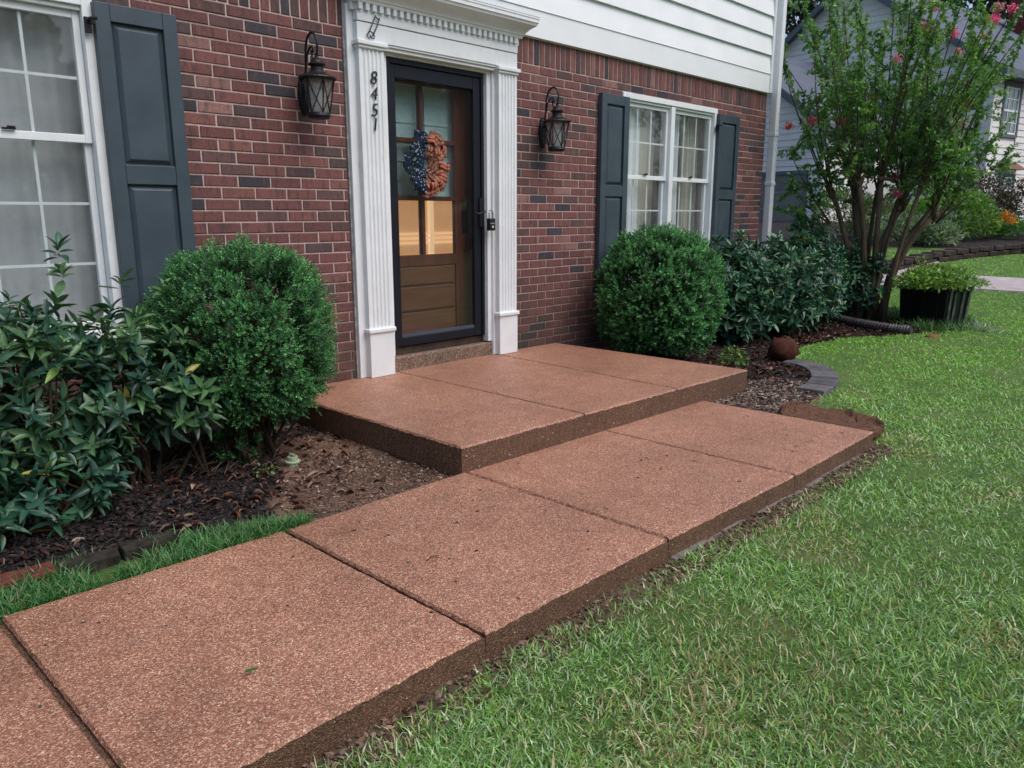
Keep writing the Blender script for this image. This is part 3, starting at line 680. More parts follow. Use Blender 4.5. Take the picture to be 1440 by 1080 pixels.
b = MB(); b.box(1.532, 2.271, y1-.03, y1-.006, .236, .258); b.build('bottom_rail', m_plain('rail_alu', (.06, .075, .11), .35, .5), sd_)
b = MB(); b.box(2.318, 2.350, y0-.014, y0-.001, 1.03, 1.25); b.tube([(2.334, y0-.014, 1.145), (2.334, y0-.055, 1.145), (2.30, y0-.062, 1.138), (2.262, y0-.060, 1.128), (2.225, y0-.052, 1.140)], [.009, .009, .0085, .008, .007], 8)
b.build('lever_handle', M['iron'], sd_, bevel=.004)
# lockbox hanging on the lever
lb = empty('lockbox', (2.372, -.06, 1.0), 'small black key lockbox hanging from the storm door handle', 'lockbox')
b = MB(); b.box(2.342, 2.405, -.085, -.045, 1.000, 1.095); b.build('body', M['black_plastic'], lb, bevel=.008, segs=3)
b = MB(); b.tube([(2.352, -.065, 1.095), (2.352, -.065, 1.135), (2.362, -.062, 1.155), (2.385, -.062, 1.155), (2.395, -.065, 1.135), (2.395, -.065, 1.095)], .005, 8); b.build('shackle', m_plain('steel', (.5, .5, .5), .3, .5, 1), lb)
b = MB(); b.lathe([(.0, 0), (.009, 0), (.009, .004), (0, .004)], (0, 0, 0), 12); me_o = b.build('dial', m_plain('dial_white', (.7, .7, .68), .4), lb); me_o.data.transform(Matrix.Rotation(R(90), 4, 'X')); me_o.data.transform(Matrix.Translation((2.373, -.084, 1.03)))
b = MB(); b.box(2.346, 2.401, -.0875, -.0845, 1.052, 1.060); b.build('seam', m_plain('seam_grey', (.25, .26, .28), .4), lb)

# ------------------------------------------------------------ wreath
wr = empty('wreath', (1.842, .085, 1.487), 'door wreath with starry blue ribbon on one half and red-striped tan ribbon on the other', 'wreath')
WC = Vector((1.842, .092, 1.487)); RA, RB = .142, .178
def bow(c, size, ax, n_):
    """a loop of ribbon: curled strip; returns verts rows"""
    ax = ax.normalized(); s = ax.cross(n_).normalized(); pts = []
    for k in range(11):
        a = -2.5+5.0*k/10
        pts.append((c + n_*(size*.55*(1+math.cos(a))*.8) + ax*(size*.62*math.sin(a)), s))
    return pts
def strip(b, pts, wid, colf, twist=0):
    cols_n = 6
    rows_ = []
    for k, (p, s) in enumerate(pts):
        rows_.append([p+s*wid*(u/cols_n-.5) for u in range(cols_n+1)])
    for i in range(len(rows_)-1):
        for j in range(cols_n):
            b.add([rows_[i][j], rows_[i+1][j], rows_[i+1][j+1], rows_[i][j+1]], [(0, 1, 2, 3)], colf(i, j))
bB, bS, bR = MB(), MB(), MB()
rw = random.Random(3)
for k in range(250):
    th = math.pi/2+ (k+rw.random())/250*2*math.pi; u = (th-math.pi/2)/(2*math.pi)
    rr = rw.uniform(.40, 1.26); c = WC+Vector((RA*math.cos(th)*rr, 0, RB*math.sin(th)*rr)); c.y = WC.y-rw.uniform(.0, .03)*(1.2-abs(rr-.95)*2)
    left = u < .47
    n_ = Vector((math.cos(th)*(rr-.95)*1.6, -1, math.sin(th)*(rr-.95)*1.6)).normalized()
    ax = Vector((rw.uniform(-1, 1), rw.uniform(-.2, .2), rw.uniform(-1, 1)))
    sz = rw.uniform(.030, .046)
    if left:
        strip(bB, bow(c, sz, ax, n_), .045, lambda i, j: (.010, .026, .062) if rw.random() > .11 else (.42, .48, .54))
    else:
        strip(bR, bow(c, sz*1.12, ax, n_), .050, lambda i, j: (.24, .020, .020) if j in (0, 3) else (.42, .205, .13))
bB.build('starry_ribbon', M['fabric'], wr); bR.build('striped_ribbon', M['fabric'], wr)
b = MB(); b.loft([[WC+Vector((RA*.95*math.cos(t)+.012*math.cos(t)*math.cos(a), .012*math.sin(a), RB*.95*math.sin(t)+.012*math.sin(t)*math.cos(a))) for a in np.linspace(0, 6.283, 7)[:-1]] for t in np.linspace(0, 6.283, 33)], False)
b.tube([WC+Vector((0, -.005, RB)), WC+Vector((0, .0, RB+.3)), WC+Vector((0, .03, .56))], .004); b.tube([WC+Vector((.0, 0, -RB)), WC+Vector((-.01, -.02, -RB-.045))], .006)
b.build('wire_ring', M['iron'], wr)

# ------------------------------------------------------------ wall lanterns
def lantern(cx, z0, label):
    L = empty('wall_lantern', (cx, -.01, z0), label, 'wall lantern', 'matching black lanterns beside the front door')
    cy = -.165
    b = MB(); P_ = []
    for k in range(12):
        a = k/12*2*math.pi; P_.append((cx+.042*math.cos(a)*(1 if abs(math.cos(a)) > .5 else 1), z0+.155+.125*math.sin(a)*(1.0)))
    b.loft([[(x, -.001, z) for x, z in P_], [(x, -.020, z) for x, z in P_], [(cx+(x-cx)*.7, -.032, z0+.155+(z-z0-.155)*.82) for x, z in P_]]); b.build('backplate', M['iron'], L, bevel=.002)
    b = MB()
    arc = [(-.03, .25), (-.045, .33), (-.052, .42), (-.075, .475), (-.115, .500), (-.155, .485), (-.178, .440), (-.175, .395), (-.165, .355)]
    def sm(pts, n=5):
        out = []
        for i in range(len(pts)-1):
            p0, p1, p2, p3 = (np.array(pts[max(i-1, 0)]), np.array(pts[i]), np.array(pts[i+1]), np.array(pts[min(i+2, len(pts)-1)]))
            for j in range(n):
                t = j/n; out.append(.5*((2*p1)+(-p0+p2)*t+(2*p0-5*p1+4*p2-p3)*t*t+(-p0+3*p1-3*p2+p3)*t**3))
        out.append(np.array(pts[-1])); return out
    b.tube([(cx, y, z0+z) for y, z in sm(arc)], .0075, 8)
    cur = [(-.048, .31), (-.062, .375), (-.095, .415), (-.125, .418), (-.132, .398), (-.118, .388), (-.112, .40)]
    b.tube([(cx, y, z0+z) for y, z in sm(cur)], [.006]*31, 8)
    cur = [(-.120, .40), (-.118, .365), (-.135, .345), (-.165, .352), (-.178, .38)]
    b.tube([(cx, y, z0+z) for y, z in sm(cur)], .006, 8)
    b.tube([(cx, -.03, z0+.20), (cx, -.09, z0+.215)], .01, 8)
    b.build('scroll_arm', M['iron'], L, smooth=True)
    b = MB(); b.lathe([(.0, .225), (.112, .225), (.116, .232), (.112, .240), (.085, .250), (.056, .262), (.040, .280), (.038, .300), (.050, .306), (.052, .316), (.040, .325), (.034, .335), (.020, .345), (.012, .352), (.010, .372), (0, .374)], (cx, cy, z0), 24); b.build('cap', M['iron'], L, smooth=False, bevel=.001)
    b = MB(); b.lathe([(0, 0), (.055, .0), (.066, .006), (.070, .016), (.066, .030), (.064, .034), (0, .034)], (cx, cy, z0), 24); b.build('base_ring', M['iron'], L)
    n = 6; rb, rt_ = .066, .100; zb, zt = z0+.032, z0+.226
    pb = [(cx+rb*math.cos(a), cy+rb*math.sin(a), zb) for a in [k*math.pi/3+.3 for k in range(n)]]; ptp = [(cx+rt_*math.cos(a), cy+rt_*math.sin(a), zt) for a in [k*math.pi/3+.3 for k in range(n)]]
    b = MB()
    for k in range(n):
        b.tube([pb[k], ptp[k]], .0042, 6); j = (k+1) % n; b.tube([pb[k], ptp[j]], .0032, 5); b.tube([pb[j], ptp[k]], .0032, 5)
    b.build('cage', M['iron'], L)
    b = MB(); s = .93
    b.loft([[(cx+(p[0]-cx)*s, cy+(p[1]-cy)*s, p[2]) for p in pb], [(cx+(p[0]-cx)*s, cy+(p[1]-cy)*s, p[2]-.002) for p in ptp]], False); b.build('glass_shade', M['lampglass'], L)
    b = MB(); b.lathe([(.0, .034), (.030, .034), (.033, .05), (.033, .150), (.026, .168), (0, .172)], (cx, cy, z0), 16); b.build('candle_tube', M['bulb'], L, smooth=True)
lantern(.795, 1.700, 'black carriage lantern on the brick left of the door, beside the house number pilaster')
lantern(3.035, 1.628, 'black carriage lantern on the brick between the door surround and the right window')
#PART2
# ------------------------------------------------------------ vegetation helpers
def vnoise(x, y, s, seed=0):
    g = np.random.default_rng(seed).random((64, 64)); X = np.asarray(x)*s; Y = np.asarray(y)*s
    xi = np.floor(X).astype(int); yi = np.floor(Y).astype(int); fx = X-xi; fy = Y-yi; fx = fx*fx*(3-2*fx); fy = fy*fy*(3-2*fy)
    a = g[xi % 64, yi % 64]; b_ = g[(xi+1) % 64, yi % 64]; c_ = g[xi % 64, (yi+1) % 64]; d_ = g[(xi+1) % 64, (yi+1) % 64]
    return (a*(1-fx)+b_*fx)*(1-fy)+(c_*(1-fx)+d_*fx)*fy
def fbm(x, y, s, seed=0): return vnoise(x, y, s, seed)*.55+vnoise(x, y, s*2.3, seed+1)*.28+vnoise(x, y, s*5.1, seed+2)*.17
def proj(P):
    q_ = P-CAM; z_ = q_@fw; return 720+FOC*(q_@rt)/z_, 540-FOC*(q_@up)/z_, z_
BLADE = (np.array([[0, -.5, 0], [0, .5, 0], [.55, -.42, 0], [.55, .42, 0], [1, 0, -.16]], float), np.array([[0, 2, 1], [1, 2, 3], [2, 4, 3]]))
def blades(name, x, y, ln, wd, cols, lean=(15, 75), parent=None, z=None, **kw):
    n = len(x); az = rng.uniform(0, 2*np.pi, n); el = np.radians(rng.uniform(lean[0], lean[1], n))
    xd = np.stack([np.cos(az)*np.cos(el), np.sin(az)*np.cos(el), np.sin(el)], 1); nd = unit(np.stack([-np.cos(az)*np.sin(el), -np.sin(az)*np.sin(el), np.cos(el)], 1)+.5*rng.normal(size=(n, 3)))
    zz = H(x, y)-.004 if z is None else z
    me = scatter_mesh(name, BLADE[0], BLADE[1], np.stack([x, y, zz], 1), xd, nd, ln, wd, cols)
    return place(name, me, M['grass'], parent, **kw)
# ---- lawn
n = 640000; u = rng.random(n); r_ = (1.3**.45+u*(24**.45-1.3**.45))**(1/.45); az = R(46.3)+rng.uniform(-R(48), R(44), n)
x = CAM[0]+r_*np.sin(az); y = CAM[1]+r_*np.cos(az)
bad = inpoly(x, y, BED_R) | inpoly(x, y, BED_L) | inpoly(x, y, DRIVE) | ((x < 2.745) & (y > wyn(x)-.03)) | (y > -.02)*(x < 7.3) | inpoly(x, y, FLAP)
edge = (x < 2.8) & (y > wyn(x)-.16) & (rng.random(n) < .8*np.clip((y-(wyn(x)-.16))/.12, 0, 1)*(vnoise(x, y, 5, 9) > .25))
dd = (x-CAM[0])*.7233+(y-CAM[1])*.6905; bad |= edge | ((dd > 15.3) & (x > 5))
thin = fbm(x, y, 2.2, 3); straw = fbm(x, y, 1.3, 5)-.10*(x > 5)
for (px_, py_, s_) in [(1300, 755, .22), (1425, 700, .25), (1270, 640, .18), (1150, 770, .2), (1090, 720, .12), (1000, 890, .2), (1400, 900, .2), (930, 1000, .2)]:
    P = onground(px_, py_); straw = straw+.42*np.exp(-((x-P[0])**2+(y-P[1])**2)/s_**2)
strawm = np.clip((straw-.60)/.25, 0, 1)*np.clip((7.5-dd)/3, .06, 1)
bad |= rng.random(n) < .35*strawm
k = ~bad; x, y, dd, strawm, rr, thin = x[k], y[k], dd[k], strawm[k], r_[k], thin[k]; n = len(x)
lush = np.clip((dd-4.5)/4, 0, 1)[:, None]
base = pick(n, [(.10, .23, .045), (.14, .30, .055), (.08, .19, .045), (.19, .32, .07), (.19, .34, .15), (.34, .46, .28)], .18)
green2 = pick(n, [(.20, .46, .06), (.25, .52, .075), (.16, .38, .055)], .12)
cols = base*(1-lush)+green2*lush
isdry = rng.random(n) < (.06+.42*strawm)
cols[isdry] = pick(int(isdry.sum()), [(.34, .31, .16), (.27, .22, .11), (.44, .42, .26), (.20, .20, .08)], .15)
cols *= ((.85+.35*fbm(x, y, .8, 8))*(1.42-.38*lush[:, 0]))[:, None]*np.array([1.06, 1.0, 1.0])
ln = rng.uniform(.020, .048, n)*(.6+.8*thin)*np.clip(1.15-.03*dd, .75, 1.1); wd = np.maximum(rng.uniform(.0028, .0050, n), .00105*rr)
blades('lawn_grass', x, y, ln, wd, cols, (8, 66), kind='stuff', label=None)
# ---- strip of grass on the house side of the walk
n = 24000; x = rng.uniform(-4.5, -.36, n); t = rng.random(n); ya = wyf(x)+.008; yb = ya+np.interp(x, [-4.5, -1.5, -.8, -.5, -.36], [.50, .33, .22, .11, .04])*(.8+.5*fbm(x, x*0, 5, 2)); y = ya+(yb-ya)*t**.9
c_ = pick(n, [(.055, .19, .05), (.08, .24, .06), (.045, .15, .045), (.15, .30, .12)], .15); dry = rng.random(n) < .05; c_[dry] = (.28, .25, .13)
keep = vnoise(x, y, 6, 4) > .14
blades('verge_grass', x[keep], y[keep], rng.uniform(.04, .095, keep.sum()), rng.uniform(.003, .0055, keep.sum()), c_[keep], (20, 70), kind='stuff')

# ---- mulch, crumbs and scraps on the beds
CHIP = (np.array([[0, -.5, 0], [.4, -.6, .10], [1, -.3, 0], [1, .4, .02], [.5, .5, .12], [0, .4, 0], [.5, 0, -.1]], float), np.array([[0, 1, 4], [0, 4, 5], [1, 2, 3], [1, 3, 4], [0, 6, 1], [2, 6, 3]]))
def chips(name, poly, n, l0, l1, pal, thick=.5, flat=.5, lift=.006, mask=None, tmpl=None, **kw):
    P = np.array(poly); lo = P.min(0); hi = P.max(0); x = rng.uniform(lo[0], hi[0], n); y = rng.uniform(lo[1], hi[1], n); k = inpoly(x, y, poly)
    if mask is not None: k &= mask(x, y)
    x, y = x[k], y[k]; n = len(x); az = rng.uniform(0, 6.283, n)
    xd = np.stack([np.cos(az), np.sin(az), rng.normal(0, .18, n)], 1); nd = np.stack([rng.normal(0, flat, n), rng.normal(0, flat, n), np.ones(n)], 1)
    ln = rng.uniform(l0, l1, n)**1; T_ = tmpl or CHIP; me = scatter_mesh(name, T_[0], T_[1], np.stack([x, y, H(x, y)+lift*rng.random(n)+.004], 1), xd, nd, ln, ln*rng.uniform(.2, .6 if tmpl is None else .38, n), pick(n, pal, .2))
    return place(name, me, M['litter'], None, **kw)
dark = [(.018, .013, .012), (.030, .020, .018), (.012, .010, .010), (.050, .034, .030), (.026, .022, .024)]
red = [(.11, .040, .026), (.075, .030, .020), (.16, .075, .05), (.05, .024, .018), (.22, .13, .10)]
tan_ = [(.26, .19, .14), (.18, .12, .085), (.33, .27, .22), (.12, .075, .05)]
notclay = lambda x, y: ~(inpoly(x, y, CLAY) & (fbm(x, y, 2.5, 6) > .30))
chips('bark_mulch', [(-3.2, -.05), (-3.2, -1.12), (-2.2, -1.2), (-1.39, -1.28), (-.8, -1.48), (-.3, -1.62), (.2, -1.71), (.50, -1.74), (.50, -.05)], 30000, .008, .035, dark, mask=notclay, kind='stuff')
chips('bark_mulch', BED_R, 30000, .010, .045, dark+red[:2], mask=lambda x, y: (y < -.02) & ~((x < 3.24) & (y > -1.85)) & ~((y < -1.8) & (x < 3.6)), kind='stuff')
chips('leaf_litter', BED_R, 5600, .025, .08, red+tan_[:1], .4, .5, .015, tmpl=leaf_tmpl(4, 1, .3, .35), mask=lambda x, y: (y < -.3) & (x > 3.5) & (y > -1.9) & (fbm(x, y, 1.5, 4) > .38), kind='stuff')
chips('leaf_litter', [(-3, -.31), (-3, -1.1), (-1.4, -1.2), (-.6, -1.45), (.1, -1.6), (.45, -1.2), (.45, -.2)], 1100, .025, .075, red+red+tan_[:2], .4, .5, .015, tmpl=leaf_tmpl(4, 1, .3, .35), mask=lambda x, y: fbm(x, y, 2.2, 14) > .46, kind='stuff')
chips('dirt_crumbs', [(-.45, -1.74), (-.3, -1.3), (0, -1.0), (.2, -.5), (.5, -.3), (.5, -1.74)], 9000, .004, .020, [(.15, .09, .06), (.22, .14, .10), (.07, .045, .035), (.10, .06, .04), (.30, .22, .18)], kind='stuff')
chips('dirt_crumbs', [(2.72, -1.80), (2.72, -2.42), (3.0, -2.32), (3.5, -2.28), (3.9, -2.15), (3.9, -1.75), (3.35, -1.6), (3.3, -1.86)], 6500, .006, .035, [(.22, .16, .13), (.30, .23, .19), (.08, .055, .045), (.05, .04, .04), (.14, .09, .07)], kind='stuff')
# crumbs of soil along the near edge of the walk
x = rng.uniform(-2, 2.8, 2600); y = wyn(x)-.005-rng.random(2600)**1.6*.14; az = rng.uniform(0, 6.28, 2600)
ln = rng.uniform(.006, .022, 2600)
place('soil_crumbs', scatter_mesh('soil_crumbs', CHIP[0], CHIP[1], np.stack([x, y, H(x, y)+.006], 1), np.stack([np.cos(az), np.sin(az), 0*az], 1), np.stack([rng.normal(0, .4, 2600), rng.normal(0, .4, 2600), 1+0*az], 1), ln, ln*.7, pick(2600, [(.13, .075, .05), (.2, .13, .1), (.08, .05, .035)], .2)), M['litter'], kind='stuff')

# specks of grit and leaf scraps on the slabs
n = 130; x = rng.uniform(-3.5, 2.6, n); y = rng.uniform(-2.85, -1.8, n); az = rng.uniform(0, 6.28, n); ln = rng.uniform(.006, .020, n)
place('grit_specks', scatter_mesh('grit_specks', CHIP[0], CHIP[1], np.stack([x, y, 0*x+WZ+.002], 1), np.stack([np.cos(az), np.sin(az), 0*az], 1), np.stack([0*az, 0*az, 1+0*az], 1), ln, ln*.5, pick(n, [(.03, .02, .018), (.07, .045, .03), (.05, .08, .03)], .2)), M['litter'], kind='stuff')
# ---- boxwoods
def boxwood(name, c, rx, ry, rz, n, label, seed, lowcut=-.85, lsz=1.05):
    g = np.random.default_rng(seed); root = empty(name, (c[0], c[1], float(H(c[0], c[1]))), label, 'boxwood bush', None)
    ncl = max(30, n//17); cd_ = unit(g.normal(size=(ncl, 3))); ci = g.integers(0, ncl, n); coff = g.normal(0, 1, ncl)
    d = unit(cd_[ci]+g.normal(0, .052, (n, 3))); k = d[:, 2] > lowcut; d = d[k]; ci = ci[k]; n = len(d)
    lumps = unit(g.normal(size=(46, 3))); dots = d@lumps.T; lum = np.exp(-(1-dots)*32)@g.uniform(-.4, 1, 46)
    sm_ = np.exp(-(1-d@unit(g.normal(size=(160, 3))).T)*170)@g.uniform(-.6, 1, 160)
    rad = 1+.085*lum+.055*sm_-.03; depth = g.random(n)**1.7*.30; rad = rad*(1-depth)+g.normal(0, .010, n)+.042*coff[ci]-.9*np.linalg.norm(d-cd_[ci], axis=1)**2*4
    rad += (g.random(n) < .012)*g.uniform(.03, .10, n)
    squash = np.sign(d)*np.abs(d)**.88
    squash = squash/np.linalg.norm(squash, axis=1, keepdims=True)*(1+.10*(1-np.abs(d).max(1, keepdims=True)))
    P = np.array(c)+squash*np.array([rx, ry, rz])*rad[:, None]; k = (P[:, 1] < -.03) & (P[:, 2] > H(P[:, 0], P[:, 1])+.02); P = P[k]; d = d[k]; depth = depth[k]; ci = ci[k]; n = len(P)
    ax = unit(d*.9+np.array([0, 0, .55])+.45*g.normal(size=(n, 3)))
    # each sprig: leaf pairs along a short stem
    L = g.uniform(.028, .05, n); al = []
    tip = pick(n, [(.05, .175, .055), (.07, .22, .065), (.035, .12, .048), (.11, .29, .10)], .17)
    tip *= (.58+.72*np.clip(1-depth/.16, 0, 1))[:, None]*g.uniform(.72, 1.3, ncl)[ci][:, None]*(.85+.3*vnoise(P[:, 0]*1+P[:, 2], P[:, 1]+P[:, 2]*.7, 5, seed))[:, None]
    pos, xd, nd, ll, cc = [], [], [], [], []
    s = unit(np.cross(ax, rdir(n))); t2 = np.cross(ax, s)
    for j in range(9):
        a = j*2.4; rdl = s*math.cos(a)+t2*math.sin(a); f_ = j/8
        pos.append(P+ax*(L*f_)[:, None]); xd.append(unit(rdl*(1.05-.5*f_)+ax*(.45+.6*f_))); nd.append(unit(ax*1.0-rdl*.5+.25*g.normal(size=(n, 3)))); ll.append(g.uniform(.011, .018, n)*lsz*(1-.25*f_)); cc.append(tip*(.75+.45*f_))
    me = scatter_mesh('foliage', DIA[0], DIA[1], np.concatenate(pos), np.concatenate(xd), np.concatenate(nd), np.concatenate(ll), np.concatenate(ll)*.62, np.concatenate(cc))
    place('foliage', me, M['leafy'], root, kind='stuff')
    b = MB(); z0 = float(H(c[0], c[1]))
    for i in range(60):
        dd_ = unit(g.normal(size=3)+np.array([0, 0, .5])); e = np.array(c)+dd_*np.array([rx, ry, rz])*.86
        if e[2] < z0+.05 or e[1] > -.04: continue
        st_ = np.array([c[0]+g.normal(0, .05), c[1]+g.normal(0, .05), z0-.02]); mid = (st_+e)/2+g.normal(0, .04, 3); mid[2] = min(mid[2], e[2]); b.tube([st_, mid, e], [.011, .007, .003], 5)
    b.build('branches', M['twig'], root, kind='stuff')
    return root
boxwood('boxwood', (-.02, -.60, .485), .455, .47, .49, 17000, 'rounded boxwood bush left of the porch slab, below the left lantern', 1)
boxwood('boxwood', (3.93, -.64, .42), .565, .52, .60, 15500, 'rounded dark boxwood bush right of the porch slab, under the right window', 2, lsz=1.5)
SP = onground(338, 652); boxwood('boxwood_seedling', (SP[0], SP[1], SP[2]+.11), .10, .10, .12, 330, 'small bright green boxwood sprout low at the foot of the left boxwood', 3)

# ---- broad-leaved shrubs
LEAFT = [leaf_tmpl(5, 1.0, .10, .10, .85), leaf_tmpl(5, 1.0, .16, .28, .8), leaf_tmpl(5, 1.0, .06, -.06, .9)]
LEAFM = []
for tv, tf in LEAFT:
    m_ = np_mesh('leaf', tv, tf); m_.materials.append(M['bigleaf_each']); LEAFM.append(m_)
def broadleaf(name, ells, nw, ll, label, seed, pal, nsingle=300, extra=(), wr_=.33, cat='shrub'):
    g = np.random.default_rng(seed); c0 = np.array(ells[0][:3]); root = empty(name, (c0[0], c0[1], float(H(c0[0], c0[1]))), label, cat)
    E_ = np.array(ells, float); vol = E_[:, 3]*E_[:, 4]*E_[:, 5]; W_, A_ = [], []
    while len(W_) < nw:
        e = E_[g.choice(len(E_), p=vol/vol.sum())]; d = unit(g.normal(size=3)+np.array([0, -.15, .15])); r = g.uniform(.35, 1.0)**.5*(1+.10*math.sin(5*d[0]+seed)+.08*math.sin(7*d[2]+3*d[1])); P = e[:3]+d*e[3:6]*r
        if P[1] > -.06 or P[2] < H(P[0], P[1])+.05: continue
        ins = ((P-E_[:, :3])/E_[:, 3:6]); 
        if (np.linalg.norm(ins, axis=1) < .55).any() and g.random() < .7: continue
        W_.append(P); A_.append(unit(d*.6+np.array([0, -.1, .75])+.35*g.normal(size=3)))
    for (P, a) in extra: W_.append(np.array(P, float)); A_.append(unit(np.array(a, float)))
    W_ = np.array(W_); A_ = np.array(A_); pos, xd, nd, ln, cc = [], [], [], [], []
    for P, a in zip(W_, A_):
        s = unit(np.cross(a, g.normal(size=3))); t2 = np.cross(a, s); k = g.integers(7, 12); col = np.array(pal[g.integers(len(pal))])*g.uniform(.8, 1.2)
        for j in range(k):
            f_ = j/k; ang = j*2.4+g.normal(0, .2); rd = s*math.cos(ang)+t2*math.sin(ang); el = math.radians(-8+66*f_+g.normal(0, 10))
            x_ = rd*math.cos(el)+a*math.sin(el); pos.append(P-a*.055*(1-f_)); xd.append(x_); nd.append(-rd*math.sin(el)+a*math.cos(el)+.22*g.normal(size=3)); ln.append(ll*g.uniform(.50, 1.18)*(1-.28*f_)); cc.append(col*(1+.25*f_)*g.uniform(.88, 1.12))
    pos = np.array(pos); xd = np.array(xd); nd = np.array(nd); ln = np.array(ln); cc = np.clip(np.array(cc), 0, 1)
    odd = g.random(len(pos)) < .012; cc[odd] = np.array([(.35, .30, .06), (.26, .13, .05), (.16, .28, .06)])[g.integers(0, 3, int(odd.sum()))]
    ctr = pos+xd*ln[:, None]*.5; px, py, pz = proj(ctr); best = {}
    for i in np.argsort(pz):
        if not (0 < px[i] < 1440 and 0 < py[i] < 1080): continue
        key = (int(px[i]//9), int(py[i]//9))
        nb = [(key[0]+a_, key[1]+b_) for a_ in (-1, 0, 1) for b_ in (-1, 0, 1)]
        if key not in best: best[key] = i
    cand_ = sorted(best.values(), key=lambda i: -ln[i]/pz[i]*(1.4 if pz[i] < np.median(pz) else 1))[:nsingle]
    sing = np.zeros(len(pos), bool); sing[cand_] = True
    X, Y, Z = frames(xd, nd); inv = root.matrix_world.inverted()
    for i in cand_:
        o = bpy.data.objects.new('leaf', LEAFM[i % 3]); COL.objects.link(o); o.parent = root
        m_ = Matrix.Identity(4)
        for r_i in range(3): m_[r_i][0] = X[i, r_i]*ln[i]; m_[r_i][1] = Y[i, r_i]*ln[i]*wr_; m_[r_i][2] = Z[i, r_i]*ln[i]; m_[r_i][3] = pos[i, r_i]
        o.matrix_local = inv @ m_; o.color = tuple(cc[i])+(1,)
    k = ~sing
    me = scatter_mesh('foliage', LEAFT[0][0], LEAFT[0][1], pos[k], xd[k], nd[k], ln[k], ln[k]*wr_, cc[k]); place('foliage', me, M['bigleaf'], root, kind='stuff')
    b = MB(); z0 = float(H(c0[0], c0[1]))
    for i in g.choice(len(W_), min(130, len(W_)), replace=False):
        P = W_[i]; e = E_[np.argmin(np.linalg.norm(E_[:, :2]-P[:2], axis=1))]; bs = np.array([e[0]+g.normal(0, .06), e[1]+g.normal(0, .05), float(H(e[0], e[1]))-.02]); mid = bs*.45+P*.55+g.normal(0, .03, 3); mid[2] = bs[2]+(P[2]-bs[2])*.5; b.tube([bs, mid, P-A_[i]*.05, P], [.009, .006, .004, .002], 5)
    b.build('stems', M['twig'], root, kind='stuff')
    return root
PALG = [(.030, .095, .058), (.040, .115, .062), (.024, .075, .050), (.065, .15, .055), (.085, .17, .080)]
broadleaf('broadleaf_shrub', [(-1.05, -.56, .40, .48, .36, .40), (-1.7, -.56, .42, .55, .38, .46), (-.62, -.62, .36, .32, .32, .34), (-2.5, -.56, .4, .6, .38, .5), (-.44, -.78, .27, .20, .22, .22), (-1.1, -.62, .14, .45, .26, .24)], 1050, .108,
          'large glossy dark green shrub with long pointed leaves under the left window', 4, PALG, 300,
          extra=[((-.30, -.84, .40), (.8, -.3, .5)), ((-.90, -.70, 1.00), (.1, -.1, 1)), ((-.91, -.70, .90), (-.3, -.2, 1)), ((-.62, -.62, .84), (.3, 0, 1)), ((-.42, -.60, .80), (.3, 0, 1)), ((-1.25, -.7, .93), (-.2, 0, 1)), ((-.22, -.86, .47), (.8, -.2, .5)), ((-.16, -.92, .30), (.8, -.3, .4))])
broadleaf('low_shrub', [(-1.02, -.88, -.02, .26, .20, .16), (-1.35, -.9, .0, .25, .2, .2)], 46, .11, 'low clump of dark pointed leaves on mulch at the far left edge', 5, PALG[:3], 60)
PALR = [(.034, .105, .065), (.046, .135, .072), (.028, .080, .052), (.065, .16, .085)]
broadleaf('broadleaf_shrub', [(5.25, -.62, .33, .55, .46, .55), (5.95, -.72, .33, .55, .5, .56), (6.55, -.7, .30, .5, .5, .55)], 900, .125, 'wide glossy green shrub between the right boxwood and the downspout', 7, PALR, 300)
broadleaf('broadleaf_shrub', [(7.3, -.55, .36, .5, .42, .56), (7.95, -.80, .28, .42, .40, .50), (7.6, -.45, .38, .5, .35, .6)], 700, .125, 'glossy green shrub growing round the foot of the pink-flowered tree', 8, PALR, 200)
# small weed by the slab
def herb(name, P, r, h, n, pal, label, cat, ln=.03, mat='softleaf', stems=8):
    g = np.random.default_rng(int(P[0]*100) % 999); root = empty(name, (P[0], P[1], P[2]), label, cat); d = unit(g.normal(size=(n, 3))); d[:, 2] = np.abs(d[:, 2])
    rad = g.random(n)**.4; Q = np.array(P)+d*np.array([r, r, h])*rad[:, None]; xd = unit(d+.7*g.normal(size=(n, 3))); nd = unit(np.array([0, 0, 1.])+.5*g.normal(size=(n, 3)))
    L = ln*g.uniform(.6, 1.2, n); tv, tf = leaf_tmpl(3)
    place('foliage', scatter_mesh('foliage', tv, tf, Q, xd, nd, L, L*.5, pick(n, pal, .2)), M[mat], root, kind='stuff')
    b = MB()
    for i in range(stems):
        e = Q[g.integers(n)]; b.tube([np.array(P)+g.normal(0, r*.12, 3)*np.array([1, 1, 0]), (np.array(P)+e)/2+g.normal(0, r*.05, 3), e], [.004, .003, .0015], 4)
    b.build('stem', M['twig'], root, kind='stuff')
    return root
LG = [(.10, .24, .04), (.14, .29, .06), (.07, .17, .04), (.20, .34, .10)]
P = onground(1032, 512); herb('weed', P, .13, .17, 130, LG, 'bright green leafy weed in the mulch behind the porch slab corner', 'weed', .045)
P = onground(1108, 490); herb('weed', P, .08, .11, 50, LG, 'tiny green weed just behind the rusty clod of roots', 'weed', .035)
P = onground(430, 640) ; herb('weed', onground(375, 668), .07, .06, 60, [(.16, .22, .06), (.10, .16, .05)], 'little yellow-green weed beside the irrigation cap', 'weed', .025)

